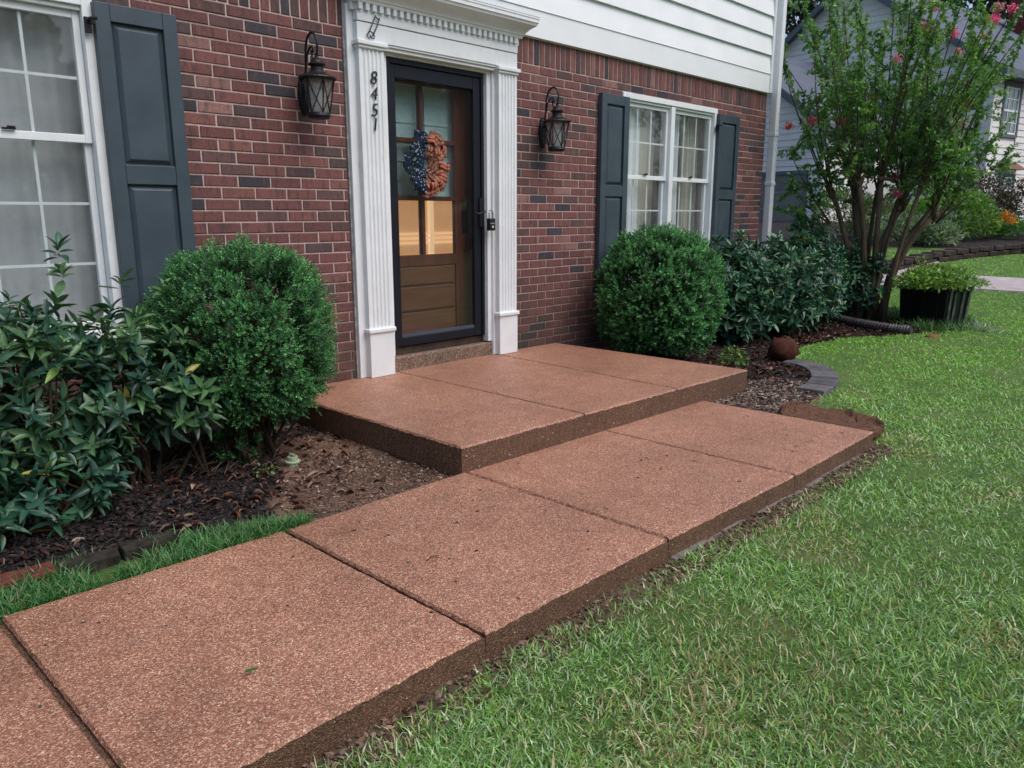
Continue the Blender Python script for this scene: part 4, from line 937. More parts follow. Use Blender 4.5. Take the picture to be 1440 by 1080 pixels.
# rusty root clod
P = onground(1100, 508); b = MB(); g = np.random.default_rng(4)
rings = []
for i in range(9):
    t = i/8*math.pi; rings.append([(P[0]+.13*math.sin(t)*math.cos(a)*(1+.22*math.sin(3*a+i)+g.normal(0, .16)), P[1]+.13*math.sin(t)*math.sin(a)*(1+g.normal(0, .09)), P[2]+.10-.12*math.cos(t)+g.normal(0, .012)) for a in np.linspace(0, 2*math.pi, 15)[:-1]])
b.loft(rings); q = N('rusty_clod'); c = q.ramp(q.noise(28, 6, .8), [(.3, (.035, .014, .010)), (.6, (.11, .038, .024)), (.8, (.20, .08, .05))]); q.bump(q.noise(70, 5, .8), 1, .015)
b.build('root_clod', q.fin(c, .95, .2), None, True, label='rusty brown clod of roots and earth at the tip of the right mulch bed', cat='clod')
# flipped strip of turf, roots up, along the end of the walk
g = np.random.default_rng(9); nu, nv = 44, 18; V = []
out = [np.array(p) for p in [(2.86, -2.30), (3.02, -2.28), (3.22, -2.36), (3.30, -2.52), (3.24, -2.68), (3.14, -2.88)]]
inn = [np.array(p) for p in [(2.76, -2.40), (2.76, -2.48), (2.755, -2.58), (2.75, -2.70), (2.75, -2.82), (2.745, -2.94)]]
def path(pl, t):
    s_ = t*(len(pl)-1); i = min(int(s_), len(pl)-2); return pl[i]+(pl[i+1]-pl[i])*(s_-i)
for i in range(nu+1):
    for j in range(nv+1):
        t = i/nu; s_ = j/nv; p_ = path(inn, t)*(1-s_)+path(out, t)*s_; rg = noise.noise(Vector((t*7, 0, 4.2)))*.05*s_+noise.noise(Vector((t*26, 0, 1.2)))*.025*s_; p_ = p_+np.array([rg, -rg*.4])
        zt = float(H(p_[0], p_[1])); edge_ = sstep(.78, 1.0, s_)*(.03+.02*math.sin(t*9)); z_ = max(zt+.022, -.165)*(1-s_)+(zt+.018)*s_+edge_+noise.noise(Vector((p_[0]*22, p_[1]*22, 0)))*.016+noise.noise(Vector((p_[0]*9, p_[1]*9, 2)))*.014
        V.append((p_[0]+g.normal(0, .003)+(.012*math.sin(t*23+s_*2) if j == nv else 0), p_[1]+g.normal(0, .003), z_))
m0 = len(V); V += [(a_, b_, c_-.03) for a_, b_, c_ in V]; F = []
ix = lambda i, j: i*(nv+1)+j
for i in range(nu):
    for j in range(nv): F.append((ix(i, j), ix(i+1, j), ix(i+1, j+1), ix(i, j+1))); F.append(tuple(m0+k for k in (ix(i, j), ix(i, j+1), ix(i+1, j+1), ix(i+1, j))))
for i in range(nu): F += [(ix(i, 0), m0+ix(i, 0), m0+ix(i+1, 0), ix(i+1, 0)), (ix(i, nv), ix(i+1, nv), m0+ix(i+1, nv), m0+ix(i, nv))]
for j in range(nv): F += [(ix(0, j), ix(0, j+1), m0+ix(0, j+1), m0+ix(0, j)), (ix(nu, j), m0+ix(nu, j), m0+ix(nu, j+1), ix(nu, j+1))]
q = N('matted_roots'); c = q.ramp(q.noise(34, 8, .85, dist=2.2), [(.34, (.035, .018, .012)), (.5, (.14, .068, .042)), (.68, (.30, .18, .12))]); q.bump(q.noise(90, 6, .85), 1, .012)
b = MB(); b.add(V, F); flapo = b.build('turf_flap', q.fin(c, .95, .2), None, False, label='brown matted strip of turf turned roots up beside the end of the walkway', cat='turf')
fx = rng.uniform(0, 1, 300); pts_ = np.array([path(out, t)*.97+path(inn, t)*.03 for t in fx]); blades('root_fringe', pts_[:, 0], pts_[:, 1], rng.uniform(.015, .045, 300), np.full(300, .0016), pick(300, [(.10, .055, .03), (.06, .035, .02)], .2), (-10, 60), flapo, z=H(pts_[:, 0], pts_[:, 1])+.055, kind='stuff')
# curved concrete edging
ed = empty('curved_edging', tuple(onground(1150, 530)), 'curved row of flat grey concrete edging stones around the tip of the right bed', 'edging')
cp = [onground(*p)[:2] for p in [(1104, 511), (1128, 513.5), (1146, 519), (1157, 527), (1160, 537), (1153, 547), (1138, 553.5)]]
def nrm(i):
    a_ = cp[max(i-1, 0)]; b_ = cp[min(i+1, len(cp)-1)]; t_ = unit(b_-a_); return np.array([t_[1], -t_[0]])
for i in range(len(cp)-1):
    w_ = .105; p0, p1 = cp[i], cp[i+1]; n0, n1 = nrm(i), nrm(i+1); g_ = .02; q0 = p0+(p1-p0)*g_; q1 = p1-(p1-p0)*g_; z1 = float(H(*p0))+.030+random.uniform(-.004, .004); z0 = z1-.09
    b = MB(); c4 = [q0+n0*w_, q1+n1*w_, q1-n1*w_, q0-n0*w_]; b.hexa([tuple(c)+(z0,) for c in c4]+[tuple(c)+(z1,) for c in c4])
    b.build('edging_stone', M['concrete'] if i % 2 else m_plain('edging_grey', (.095, .09, .10), .85, .3, var=.3, sc=9, bump=.7), ed, bevel=.008)
# brick edging, left bed
be = empty('brick_edging', (-1.3, -1.35, -.16), 'row of old edging bricks half buried along the left mulch bed, one of them red', 'edging')
ea = np.array([-3.6, -1.16]); eb = np.array([-.62, -1.52]); L_ = np.linalg.norm(eb-ea); t_ = (eb-ea)/L_; nb = int(L_/.215)
for i in range(nb):
    p0 = ea+t_*(i*.215); ang = math.atan2(t_[1], t_[0])+random.uniform(-.05, .05)
    b = MB(); b.box(0, .203, -.045, .045, 0, .06); redb = i in (10, )
    o = b.build('brick', m_plain('edging_red', (.13, .035, .028), .85, .2, var=.4, sc=20, bump=.6) if redb else m_plain('mossy_brick', (.036, .030, .024), .9, .2, var=.5, sc=16, bump=.8), None, bevel=.006)
    o.matrix_world = Matrix.Translation((p0[0], p0[1], float(H(p0[0], p0[1]))-.014+random.uniform(-.006, .006))) @ Matrix.Rotation(ang, 4, 'Z') @ Matrix.Rotation(random.uniform(-.05, .05), 4, 'X')
    o.parent = be; o.matrix_parent_inverse = be.matrix_world.inverted()
# irrigation cap
P = onground(412, 655); cap = empty('irrigation_cap', tuple(P), 'pale green plastic pipe cap standing in the dirt in front of the left boxwood', 'pipe cap')
mc = m_plain('pale_green_plastic', (.34, .40, .26), .55, .4, var=.2, sc=30)
b = MB(); b.lathe([(0, -.04), (.034, -.04), (.034, .018), (.040, .020), (.041, .028), (.036, .032), (0, .032)], P, 20); b.build('cap_base', mc, cap, bevel=.002)
b = MB(); b.lathe([(.0, .032), (.027, .032), (.027, .052), (.020, .055), (.018, .046), (0, .046)], P, 20); b.box(P[0]-.005, P[0]+.005, P[1]-.026, P[1]+.026, P[2]+.047, P[2]+.064); b.build('cap_top', mc, cap, bevel=.0015)
# single scraps
def scrap(name, px, py, L, W_, col, label, cat='fallen leaf', z=None, az=0, tilt=.1, tm=0, group=None):
    P = at_z(px, py, z) if z is not None else onground(px, py); o = bpy.data.objects.new(name, LEAFM[tm]); COL.objects.link(o)
    o.matrix_world = Matrix.Translation((P[0], P[1], P[2]+.012)) @ Matrix.Rotation(az, 4, 'Z') @ Matrix.Rotation(tilt, 4, 'X') @ Matrix.Diagonal((L, W_, L, 1)); o.color = col+(1,)
    return tag(o, label, cat, group)
scrap('fallen_leaf', 38, 754, .10, .022, (.34, .13, .03), 'orange-brown fallen leaf lying alone on the dark mulch at far left', az=-.55, tm=2)
scrap('fallen_leaf', 343, 951, .042, .014, (.035, .12, .02), 'single green leaf lying on the walkway slab', z=-.138, az=-.3, tm=2)
for k_, (px, py, az, c_, lb_) in enumerate([(150, 702, .2, (.30, .10, .07), 'reddish fallen leaf on the mulch below the low left clump'), (165, 722, .9, (.32, .20, .17), 'pale brown curled leaf on the mulch left of centre bed'), (362, 710, 1.2, (.34, .20, .13), 'tan curled leaf on dark mulch beside the walkway edge'), (386, 682, -.2, (.42, .28, .24), 'pinkish dry leaf below the pipe cap'), (400, 668, .5, (.28, .10, .08), 'dark red dry leaf just below the pipe cap'), (235, 662, -.6, (.30, .15, .11), 'brown leaf under the low edge of the left shrub'), (100, 766, .1, (.26, .22, .20), 'greyish strip of bark near the edging bricks')]):
    scrap('fallen_leaf', px, py, .06, .02, c_, lb_, az=az, tilt=.3, tm=k_ % 3)
P = onground(440, 596); b = MB(); b.add([(P[0]-.03, P[1], P[2]+.012), (P[0]+.025, P[1]-.012, P[2]+.016), (P[0]+.03, P[1]+.012, P[2]+.028), (P[0]-.025, P[1]+.022, P[2]+.024), (P[0]-.03, P[1], P[2]+.009), (P[0]+.025, P[1]-.012, P[2]+.013), (P[0]+.03, P[1]+.012, P[2]+.025), (P[0]-.025, P[1]+.022, P[2]+.021)], [(0, 1, 2, 3), (4, 7, 6, 5), (0, 4, 5, 1), (1, 5, 6, 2), (2, 6, 7, 3), (3, 7, 4, 0)])
b.build('plant_tag', m_plain('tag_white', (.55, .62, .66), .4), label='small white plastic plant tag on the dirt behind the porch slab edge', cat='plant tag')
P = onground(405, 604); b = MB(); b.box(P[0]-.01, P[0]+.012, P[1]-.008, P[1]+.008, P[2], P[2]+.014); b.build('litter_scrap', m_plain('blue_scrap', (.18, .36, .42), .4), bevel=.002, label='tiny blue plastic scrap on the dirt near the left boxwood', cat='litter')
P = at_z(600, 790, -.138); b = MB(); b.tube([(P[0], P[1], P[2]+.003), (P[0]+.03, P[1]+.012, P[2]+.006), (P[0]+.065, P[1]+.006, P[2]+.003)], .0014, 4); b.tube([(P[0]+.03, P[1]+.012, P[2]+.006), (P[0]+.05, P[1]-.01, P[2]+.003)], .001, 4); b.build('twig', M['twig'], label='thin dark twig lying on the middle walkway slab', cat='twig')
b = MB(); g = np.random.default_rng(12)
for k_ in range(34):
    p0 = onground(g.uniform(215, 330), g.uniform(628, 672)); a_ = g.normal(.5, .35); L_ = g.uniform(.08, .26); e = p0+np.array([math.cos(a_)*L_, math.sin(a_)*L_, g.uniform(.0, .05)]); b.tube([p0+[0, 0, .012], (p0+e)/2+[0, 0, .02+g.uniform(0, .02)], e+[0, 0, .006]], [.0022, .002, .0008], 4)
b.build('dry_twigs', m_plain('dry_twig', (.17, .12, .09), .8, .3, var=.3, sc=40), label='tangle of thin dry twigs on the mulch under the left boxwood', cat='twigs', kind='stuff')

# ------------------------------------------------------------ corrugated drain pipe
pp = [onground(*p) for p in [(1128, 441), (1150, 449), (1180, 455), (1215, 462), (1250, 467.5), (1281, 471)]]
pp = [np.array([p[0], p[1], float(H(p[0], p[1]))+.045]) for p in pp]; b = MB(); path_, rad_ = [], []; Ls = 150
for i in range(Ls+1):
    s_ = i/Ls*(len(pp)-1); k_ = min(int(s_), len(pp)-2); path_.append(pp[k_]+(pp[k_+1]-pp[k_])*(s_-k_)); rad_.append((.050, .056, .056, .050)[i % 4])
b.tube(path_, rad_, 14, cap=False)
b.tube([path_[-1]+(path_[-1]-path_[-2])*.2, path_[-1]-(path_[-1]-path_[-4])], .044, 14, cap=True)
b.build('drain_pipe', M['pipe'], label='black corrugated drain pipe lying on the mulch towards the planter', cat='pipe')

# ------------------------------------------------------------ planter
PC = np.array([8.227, -1.696]); e1 = np.array([-.447, -.894]); e2 = np.array([.894, -.447]); zb = float(H(8.1, -1.8))-.01
pl = empty('planter_tub', (PC[0], PC[1], zb), 'square black ribbed planter tub spilling over with light green plants on the lawn', 'planter')
def pc(u, v, z): p_ = PC+e1*u+e2*v; return (p_[0], p_[1], zb+z)
b = MB(); ha, hb = .32, .17; ht = .46; k_ = 1.10
b.hexa([pc(-ha, -hb, 0), pc(ha, -hb, 0), pc(ha, hb, 0), pc(-ha, hb, 0), pc(-ha*k_, -hb*k_, ht), pc(ha*k_, -hb*k_, ht), pc(ha*k_, hb*k_, ht), pc(-ha*k_, hb*k_, ht)]); b.build('tub', M['black_plastic'], pl, bevel=.012)
b = MB(); b.hexa([pc(-ha*1.13, -hb*1.13, ht-.03), pc(ha*1.13, -hb*1.13, ht-.03), pc(ha*1.13, hb*1.13, ht-.03), pc(-ha*1.13, hb*1.13, ht-.03), pc(-ha*1.15, -hb*1.15, ht+.005), pc(ha*1.15, -hb*1.15, ht+.005), pc(ha*1.15, hb*1.15, ht+.005), pc(-ha*1.15, hb*1.15, ht+.005)]); b.build('rim', M['black_plastic'], pl, bevel=.008)
mg = m_plain('algae_rib', (.09, .115, .095), .6, .3, var=.4, sc=12)
for v in (-.75, -.35, .3, .8):
    b = MB(); u0, u1 = ha+.001, ha+.014; a_ = hb*(v-.09); c_ = hb*(v+.09); b.hexa([pc(u0, a_, .02), pc(u1, a_, .02), pc(u1, c_, .02), pc(u0, c_, .02), pc(u0*k_+.0, a_*k_, ht-.04), pc(u0*k_+.013, a_*k_, ht-.04), pc(u0*k_+.013, c_*k_, ht-.04), pc(u0*k_, c_*k_, ht-.04)]); b.build('rib', mg, pl, bevel=.003)
for u in (-.6, 0, .6):
    for s_, mm in ((-1, M['black_plastic']),):
        b = MB(); v0, v1 = -hb-.012, -hb+.001; a_ = ha*(u-.08); c_ = ha*(u+.08); b.hexa([pc(a_, v0, .02), pc(c_, v0, .02), pc(c_, v1, .02), pc(a_, v1, .02), pc(a_*k_, -hb*k_-.012, ht-.04), pc(c_*k_, -hb*k_-.012, ht-.04), pc(c_*k_, -hb*k_+.002, ht-.04), pc(a_*k_, -hb*k_+.002, ht-.04)]); b.build('rib', mm, pl, bevel=.003)
def plantmass(name, c, r, n, pal, label, cat, ln, seed, up_=.6, wr_=.45, low=0, mat='softleaf', tm=None, parent=None, rad_lo=.6):
    g = np.random.default_rng(seed); d = unit(g.normal(size=(n, 3))); d[:, 2] = np.where(d[:, 2] < low, -d[:, 2], d[:, 2]); lum = np.exp(-(1-d@unit(g.normal(size=(30, 3))).T)*25)@g.uniform(-.5, 1, 30)
    rad = (rad_lo+(1-rad_lo)*g.random(n)**.6)*(1+.30*lum); P = np.array(c)+d*np.array(r)*rad[:, None]; xd = unit(d*.8+np.array([0, 0, up_])+.6*g.normal(size=(n, 3))); nd = unit(np.array([0, 0, 1.])+.6*g.normal(size=(n, 3)))
    L = ln*g.uniform(.6, 1.25, n); tv, tf = tm or leaf_tmpl(3); cc = pick(n, pal, .18)*(.7+.5*np.clip(lum+.4, 0, 1))[:, None]
    o = place(name, scatter_mesh(name, tv, tf, P, xd, nd, L, L*wr_, cc), M[mat], parent)
    return tag(o, label, cat)
pr = empty('planter_plants', pc(0, 0, ht), 'light green trailing plants with one orange bloom growing in the black planter', 'plant')
plantmass('foliage', np.array(pc(0, 0, ht)), (.60, .44, .23), 2600, [(.15, .30, .05), (.20, .36, .07), (.10, .22, .04), (.26, .38, .12)], None, None, .055, 21, parent=pr, up_=.1, rad_lo=.3, wr_=.6); 
plantmass('trailing_stems', np.array(pc(.32, .12, ht+.02)), (.22, .22, .10), 420, [(.28, .42, .20), (.42, .52, .34), (.16, .30, .10)], None, None, .045, 22, parent=pr)
plantmass('dark_trailers', np.array(pc(.05, -.27, ht-.03)), (.16, .22, .11), 420, [(.03, .08, .05), (.045, .11, .06)], None, None, .04, 23, parent=pr)
plantmass('tall_stems', np.array(pc(-.1, -.1, ht+.12)), (.12, .12, .22), 190, [(.20, .24, .06), (.14, .22, .05)], None, None, .035, 24, parent=pr)
plantmass('flower', np.array(pc(-.16, -.26, ht+.06)), (.035, .035, .03), 60, [(.75, .28, .02), (.85, .40, .03)], None, None, .03, 25, parent=pr, mat='petal')
for nm_ in ('foliage', 'trailing_stems', 'dark_trailers', 'tall_stems'): pass
for ch in pr.children: ch['kind'] = 'stuff'
# strappy plants round the planter
def tuft(name, pts, n, spread, ln, pal, label, cat='grass clump', wd=.008):
    xs_, ys_ = [], []
    for p_ in pts: P = onground(*p_); xs_.append(P[0]+rng.normal(0, spread, n)); ys_.append(P[1]+rng.normal(0, spread, n))
    x = np.concatenate(xs_); y = np.concatenate(ys_); return blades(name, x, y, rng.uniform(.6, 1.2, len(x))*ln, np.full(len(x), wd), pick(len(x), pal, .2), (25, 80), label=label, cat=cat)
tuft('grass_clump', [(1290, 462), (1310, 466), (1340, 463), (1360, 458)], 110, .09, .17, [(.07, .17, .05), (.10, .22, .07), (.05, .12, .04)], 'dark strappy grass growing around the foot of the black planter')
tuft('variegated_clump', [(1372, 464), (1386, 466)], 110, .07, .13, [(.35, .44, .33), (.45, .52, .42), (.14, .24, .12)], 'pale variegated strappy clump on the lawn right of the planter')
tuft('grass_clump', [(1250, 443), (1256, 446), (1248, 448)], 90, .07, .16, [(.12, .24, .05), (.16, .28, .08), (.08, .15, .05)], 'loose green clump between the tree base and the planter')
P = onground(1312, 474); b = MB(); b.loft([[(P[0]+r_*math.cos(a)*1.5, P[1]+r_*math.sin(a), P[2]+z_) for a in np.linspace(0, 6.283, 13)[:-1]] for r_, z_ in ((.08, -.01), (.07, .018), (.03, .028))]); b.build('flat_stone', m_plain('rusty_stone', (.20, .085, .05), .85, .3, var=.3, sc=16, bump=.6), label='flat reddish stone on the grass in front of the planter', cat='stone')

# ------------------------------------------------------------ crepe myrtle
TB = np.array([8.02, -1.02, float(H(8.02, -1.02))-.03]); g = np.random.default_rng(31)
tree = empty('crepe_myrtle', tuple(TB), 'multi-stemmed tree with pink flower clusters at the end of the right bed', 'tree')
bt, bb = MB(), MB(); fs, fd, tips = [], [], []
side = np.array([rt[0], rt[1], 0]); side /= np.linalg.norm(side); away = np.array([.72, .69, 0])
kn = [(-.52, .1, 1.50), (-.34, -.2, 1.62), (-.20, .25, 1.45), (-.06, -.15, 1.70), (.06, .2, 1.55), (.16, -.2, 1.35), (.28, .05, 1.50), (.44, .3, 1.35), (.62, -.1, 1.25), (.74, .15, 1.35), (-.12, .45, 1.65), (.3, -.4, 1.6)]
def spl(p0, p1, bend, n=6):
    out = []
    for i in range(n+1):
        t = i/n; out.append(p0*(1-t)+p1*t+bend*math.sin(math.pi*t))
    return out
for (s_, a_, z_) in kn:
    base_ = TB+side*(s_*.30+g.normal(0, .03))+away*(a_*.3+g.normal(0, .03)); K = TB+side*s_+away*a_+np.array([0, 0, z_+.05]); r0 = g.uniform(.022, .038)
    pth = spl(base_, K, side*s_*(-.22)+g.normal(0, .03, 3)); pth[-1] = K; bt.tube(pth, [r0*1.5, r0*1.15, r0, r0*.95, r0*.85, r0*.9, r0*.8], 9)
    kz = [K+np.array([g.normal(0, r0*.7), g.normal(0, r0*.7), g.normal(0, .03)]) for _ in range(4)]; [bt.tube([K-np.array([0, 0, .04]), kq, kq+unit(kq-K+np.array([0, 0, .02]))*g.uniform(.03, .09)], [r0*.9, r0*.75, r0*.35], 7) for kq in kz]
    for j in range(g.integers(6, 8)):
        az = g.uniform(0, 6.28); lean = g.uniform(.05, .42); rad = TB+side*s_*1.0+away*a_; dirv = unit(np.array([0, 0, 1.0])+side*(s_*.5+g.normal(0, .26))+away*(a_*.5+g.normal(0, .26)))
        L_ = g.uniform(1.0, 2.9)*(1-.42*abs(s_)); E_ = K+dirv*L_
        if (E_-TB)@side < -1.28: E_ = E_+side*(-1.28-(E_-TB)@side)
        if (E_-TB)@side > 1.35: E_ = E_+side*(1.35-(E_-TB)@side)
        pth = spl(K, E_, g.normal(0, .05, 3), 8); bb.tube(pth, list(np.linspace(.012, .003, 9)), 5)
        nt_ = int(L_*7)
        for q_ in range(nt_):
            t = g.uniform(.08, 1); p0 = K*(1-t)+E_*t; dv = unit(dirv*.55+unit(g.normal(size=3))*.9); tl = g.uniform(.15, .42)*(1.15-.45*t); e = p0+dv*tl
            bb.tube([p0, (p0+e)/2+g.normal(0, .012, 3), e], [.0035, .0025, .0012], 4)
            fs.append((p0, e))
        fs.append((p0*0+K*.3+E_*.7, E_)); tips.append(E_)
for (p0x, e) in [((.8, .15), np.array([1.45, .1, 2.25])), ((.8, .15), np.array([1.5, 0, 1.95])), ((.62, -.1), np.array([1.3, 0, 2.1])), ((-.52, .1), np.array([-1.05, 0, 1.55])), ((-.52, .1), np.array([-1.15, 0, 2.0])), ((-.52, .1), np.array([-1.1, .1, 1.25]))]:
    K = TB+side*p0x[0]+away*p0x[1]+np.array([0, 0, 1.2]); E_ = TB+side*e[0]+away*e[1]+np.array([0, 0, e[2]+.1]); bb.tube(spl(K, E_, np.array([0, 0, -.06]), 6), list(np.linspace(.014, .003, 7)), 5)
    for q_ in range(16):
        t = g.uniform(.2, 1); p0 = K*(1-t)+E_*t; dv = unit((E_-K)*.6+unit(g.normal(size=3))); en = p0+dv*g.uniform(.12, .3); bb.tube([p0, en], [.003, .001], 4); fs.append((p0, en))
    tips.append(E_)
bt.build('trunk', M['bark'], tree, True); bb.build('branches', M['bark'], tree, True, kind='stuff')
pos, xd, nd, cc, ll = [], [], [], [], []
for (a_, e) in fs:
    n_ = max(6, int(np.linalg.norm(e-a_)*155)); col = np.array([(.12, .27, .07), (.16, .33, .08), (.21, .38, .09), (.10, .22, .09), (.24, .36, .22)][g.integers(5)])*g.uniform(.8, 1.2); d_ = unit(e-a_)
    for j in range(n_):
        t = (j+g.random())/n_; pos.append(a_*(1-t)+e*t+g.normal(0, .006, 3)); xd.append(d_*.5+unit(g.normal(size=3))); nd.append(np.array([0, 0, 1.])+.7*g.normal(size=3)); ll.append(g.uniform(.032, .060)); cc.append(col*g.uniform(.8, 1.25))
pos = np.array(pos); ll = np.array(ll); tv, tf = leaf_tmpl(3)
place('foliage', scatter_mesh('foliage', tv, tf, pos, np.array(xd), np.array(nd), ll, ll*.55, np.clip(np.array(cc), 0, 1)), M['softleaf'], tree, kind='stuff')
# flower clusters, each a part
TD = float((TB-CAM)@fw)
for (px, py, r_, pal) in [(1303, 40, .11, 0), (1340, 47, .075, 0), (1315, 8, .085, 2), (1397, 28, .08, 0), (1424, 12, .065, 0), (1404, 10, .07, 3), (1383, 52, .05, 3), (1348, 72, .05, 3), (1262, 82, .08, 2), (1232, 134, .075, 3), (1356, 147, .095, 2), (1334, 170, .05, 2), (1354, 174, .045, 2), (1141, 170, .07, 1), (1109, 178, .06, 1), (1183, 172, .065, 1), (1333, 214, .05, 1), (1178, 80, .08, 3), (1259, 248, .05, 1), (1262, 272, .055, 0)]:
    P = CAM+ray(px, py)*(TD+g.uniform(-.7, -.25)); n_ = int(170*r_/.08); d = rdir(n_); Q = P+d*np.array([r_, r_, r_*.85])*(g.random((n_, 1))**.62)
    pl_ = [[(.85, .16, .30), (.92, .28, .42), (.72, .10, .22)], [(.52, .14, .17), (.60, .22, .22)], [(.82, .38, .48), (.86, .52, .60), (.70, .26, .36)], [(.62, .36, .30), (.55, .42, .24), (.70, .30, .32)]][pal]
    o = place('flower_cluster', scatter_mesh('flower_cluster', tv, tf, Q, rdir(n_), rdir(n_), g.uniform(.018, .034, n_), g.uniform(.014, .026, n_), pick(n_, pl_, .12)), M['petal'], tree)
    k_ = min(tips+[f[1] for f in fs[::9]], key=lambda t: np.linalg.norm(t-P)); b = MB(); b.tube([k_, (k_+P)/2+g.normal(0, .03, 3), P], [.003, .0025, .0015], 4); b.build('flower_stalk', M['twig'], tree)

# ------------------------------------------------------------ neighbouring house
NA = np.array([.978, -.209]); NB = np.array([.209, .978]); NC = np.array([26.79, 2.34])
def nw(a, b_, z): p_ = NC+NA*a+NB*b_; return (p_[0], p_[1], z)
nh = empty('grey_house', nw(0, 0, .8), 'grey lap-sided neighbouring house with gabled garage wing, beyond the driveway', 'house')
def nbox(b, a0, a1, b0, b1, z0, z1): b.hexa([nw(a0, b0, z0), nw(a1, b0, z0), nw(a1, b1, z0), nw(a0, b1, z0), nw(a0, b0, z1), nw(a1, b0, z1), nw(a1, b1, z1), nw(a0, b1, z1)]); return b
SL = .68
def gable_half(z, b0, b1, ze): # clip [b0,b1] under the rakes
    if z <= ze: return b0, b1
    k_ = (z-ze)/SL; return b0+k_, b1-k_
def gable_wall(a, b0, b1, zb, ze, zp, holes, parent):
    b = MB(); mid = (b0+b1)/2
    b.loft([[nw(a+.03, b0, zb), nw(a+.03, b1, zb), nw(a+.03, b1, ze), nw(a+.03, mid, zp), nw(a+.03, b0, ze)], [nw(a+.2, b0, zb), nw(a+.2, b1, zb), nw(a+.2, b1, ze), nw(a+.2, mid, zp), nw(a+.2, b0, ze)]]); b.build('wall', M['gsiding'], parent)
    z = zb
    while z < zp-.1:
        z1 = min(z+.2, zp-.02); l0, r0 = gable_half(z, b0, b1, ze); l1, r1 = gable_half(z1, b0, b1, ze); segs = [((l0, l1), (r0, r1))]
        for (h0, h1, hz0, hz1) in holes:
            if z1 > hz0+.02 and z < hz1-.02:
                ns = []
                for (A_, B_) in segs:
                    if h1 <= A_[0] or h0 >= B_[0]: ns.append((A_, B_)); continue
                    if A_[0] < h0: ns.append((A_, (h0, h0)))
                    if B_[0] > h1: ns.append(((h1, h1), B_))
                segs = ns
        for (A_, B_) in segs:
            if B_[0]-A_[0] < .05: continue
            b = MB(); b.hexa([nw(a-.022, A_[0], z), nw(a+.03, A_[0], z), nw(a+.03, B_[0], z), nw(a-.022, B_[0], z), nw(a+.004, A_[1], z1+.01), nw(a+.03, A_[1], z1+.01), nw(a+.03, B_[1], z1+.01), nw(a+.004, B_[1], z1+.01)]); b.build('siding_board', M['gsiding'], parent)
        z += .2
gable_wall(0, 0, 10.4, .2, 5.6, 9.1, [(.9, 1.75, .95, 2.45)], nh)
gable_wall(-5, 2.35, 9.75, .2, 3.8, 6.3, [(2.87, 7.8, .2, 2.38)], nh)
b = MB(); nbox(b, -5, 0, 2.35, 2.5, .2, 3.8); nbox(b, -5, 0, 9.6, 9.75, .2, 3.8); b.build('wing_side_wall', M['gsiding'], nh, kind='stuff')
# long front wall
NW_ = [(.62, 1.80, 3.55, 5.12), (1.02, 2.06, 1.40, 2.38)]
b = MB(); nbox(b, 0, 14, .03, .2, .2, 5.6); b.build('wall', M['gsiding'], nh)
z = .2
while z < 5.55:
    z1 = z+.2; segs = [(0, 14)]
    for h0, h1, hz0, hz1 in NW_:
        if z1 > hz0+.02 and z < hz1-.02:
            ns = []
            for s0, s1 in segs:
                if h1 <= s0 or h0 >= s1: ns.append((s0, s1)); continue
                if s0 < h0: ns.append((s0, h0))
                if s1 > h1: ns.append((h1, s1))
            segs = ns
    for s0, s1 in segs:
        b = MB(); b.hexa([nw(s0, -.022, z), nw(s1, -.022, z), nw(s1, .03, z), nw(s0, .03, z), nw(s0, .004, z1+.01), nw(s1, .004, z1+.01), nw(s1, .03, z1+.01), nw(s0, .03, z1+.01)]); b.build('siding_board', M['gsiding'], nh)
    z += .2
b = MB(); nbox(b, -.05, .08, -.05, .08, .2, 5.6); b.build('corner_board', M['gsiding'], nh)
b = MB(); nbox(b, -5.05, -4.93, 2.28, 2.40, .2, 3.8); b.build('corner_board', M['gsiding'], nh)
def roof(a0, a1, b0, b1, ze, zp, oh, name='roof'):
    b = MB(); mid = (b0+b1)/2; zo = ze-oh*SL; t = .16
    for s_, e0 in ((1, b0-oh), (-1, b1+oh)):
        b.hexa([nw(a0, e0, zo), nw(a1, e0, zo), nw(a1, mid, zp+.02), nw(a0, mid, zp+.02), nw(a0, e0, zo+t), nw(a1, e0, zo+t), nw(a1, mid, zp+t+.02), nw(a0, mid, zp+t+.02)])
    r = b.build(name, M['shingle'], nh)
    for s_, e0 in ((1, b0-oh), (-1, b1+oh)):
        b = MB(); b.hexa([nw(a0-.03, e0, zo-.10), nw(a0-.002, e0, zo-.10), nw(a0-.002, mid, zp-.08), nw(a0-.03, mid, zp-.08), nw(a0-.03, e0, zo+t-.03), nw(a0-.002, e0, zo+t-.03), nw(a0-.002, mid, zp+t-.01), nw(a0-.03, mid, zp+t-.01)]); b.build('rake_board', M['gtrim'], r)
        b = MB(); nbox(b, a0, a1, min(e0-.03*s_, e0+.0), max(e0-.03*s_, e0), zo-.08, zo+t-.02); nbox(b, a0, a1, min(e0, e0+oh*s_), max(e0, e0+oh*s_), zo-.09, zo-.05); b.build('fascia', M['gtrim'], r)
    return r
roof(-.35, 14.3, 0, 10.4, 5.6, 9.1, .45); roof(-5.3, .3, 2.35, 9.75, 3.8, 6.3, .28)
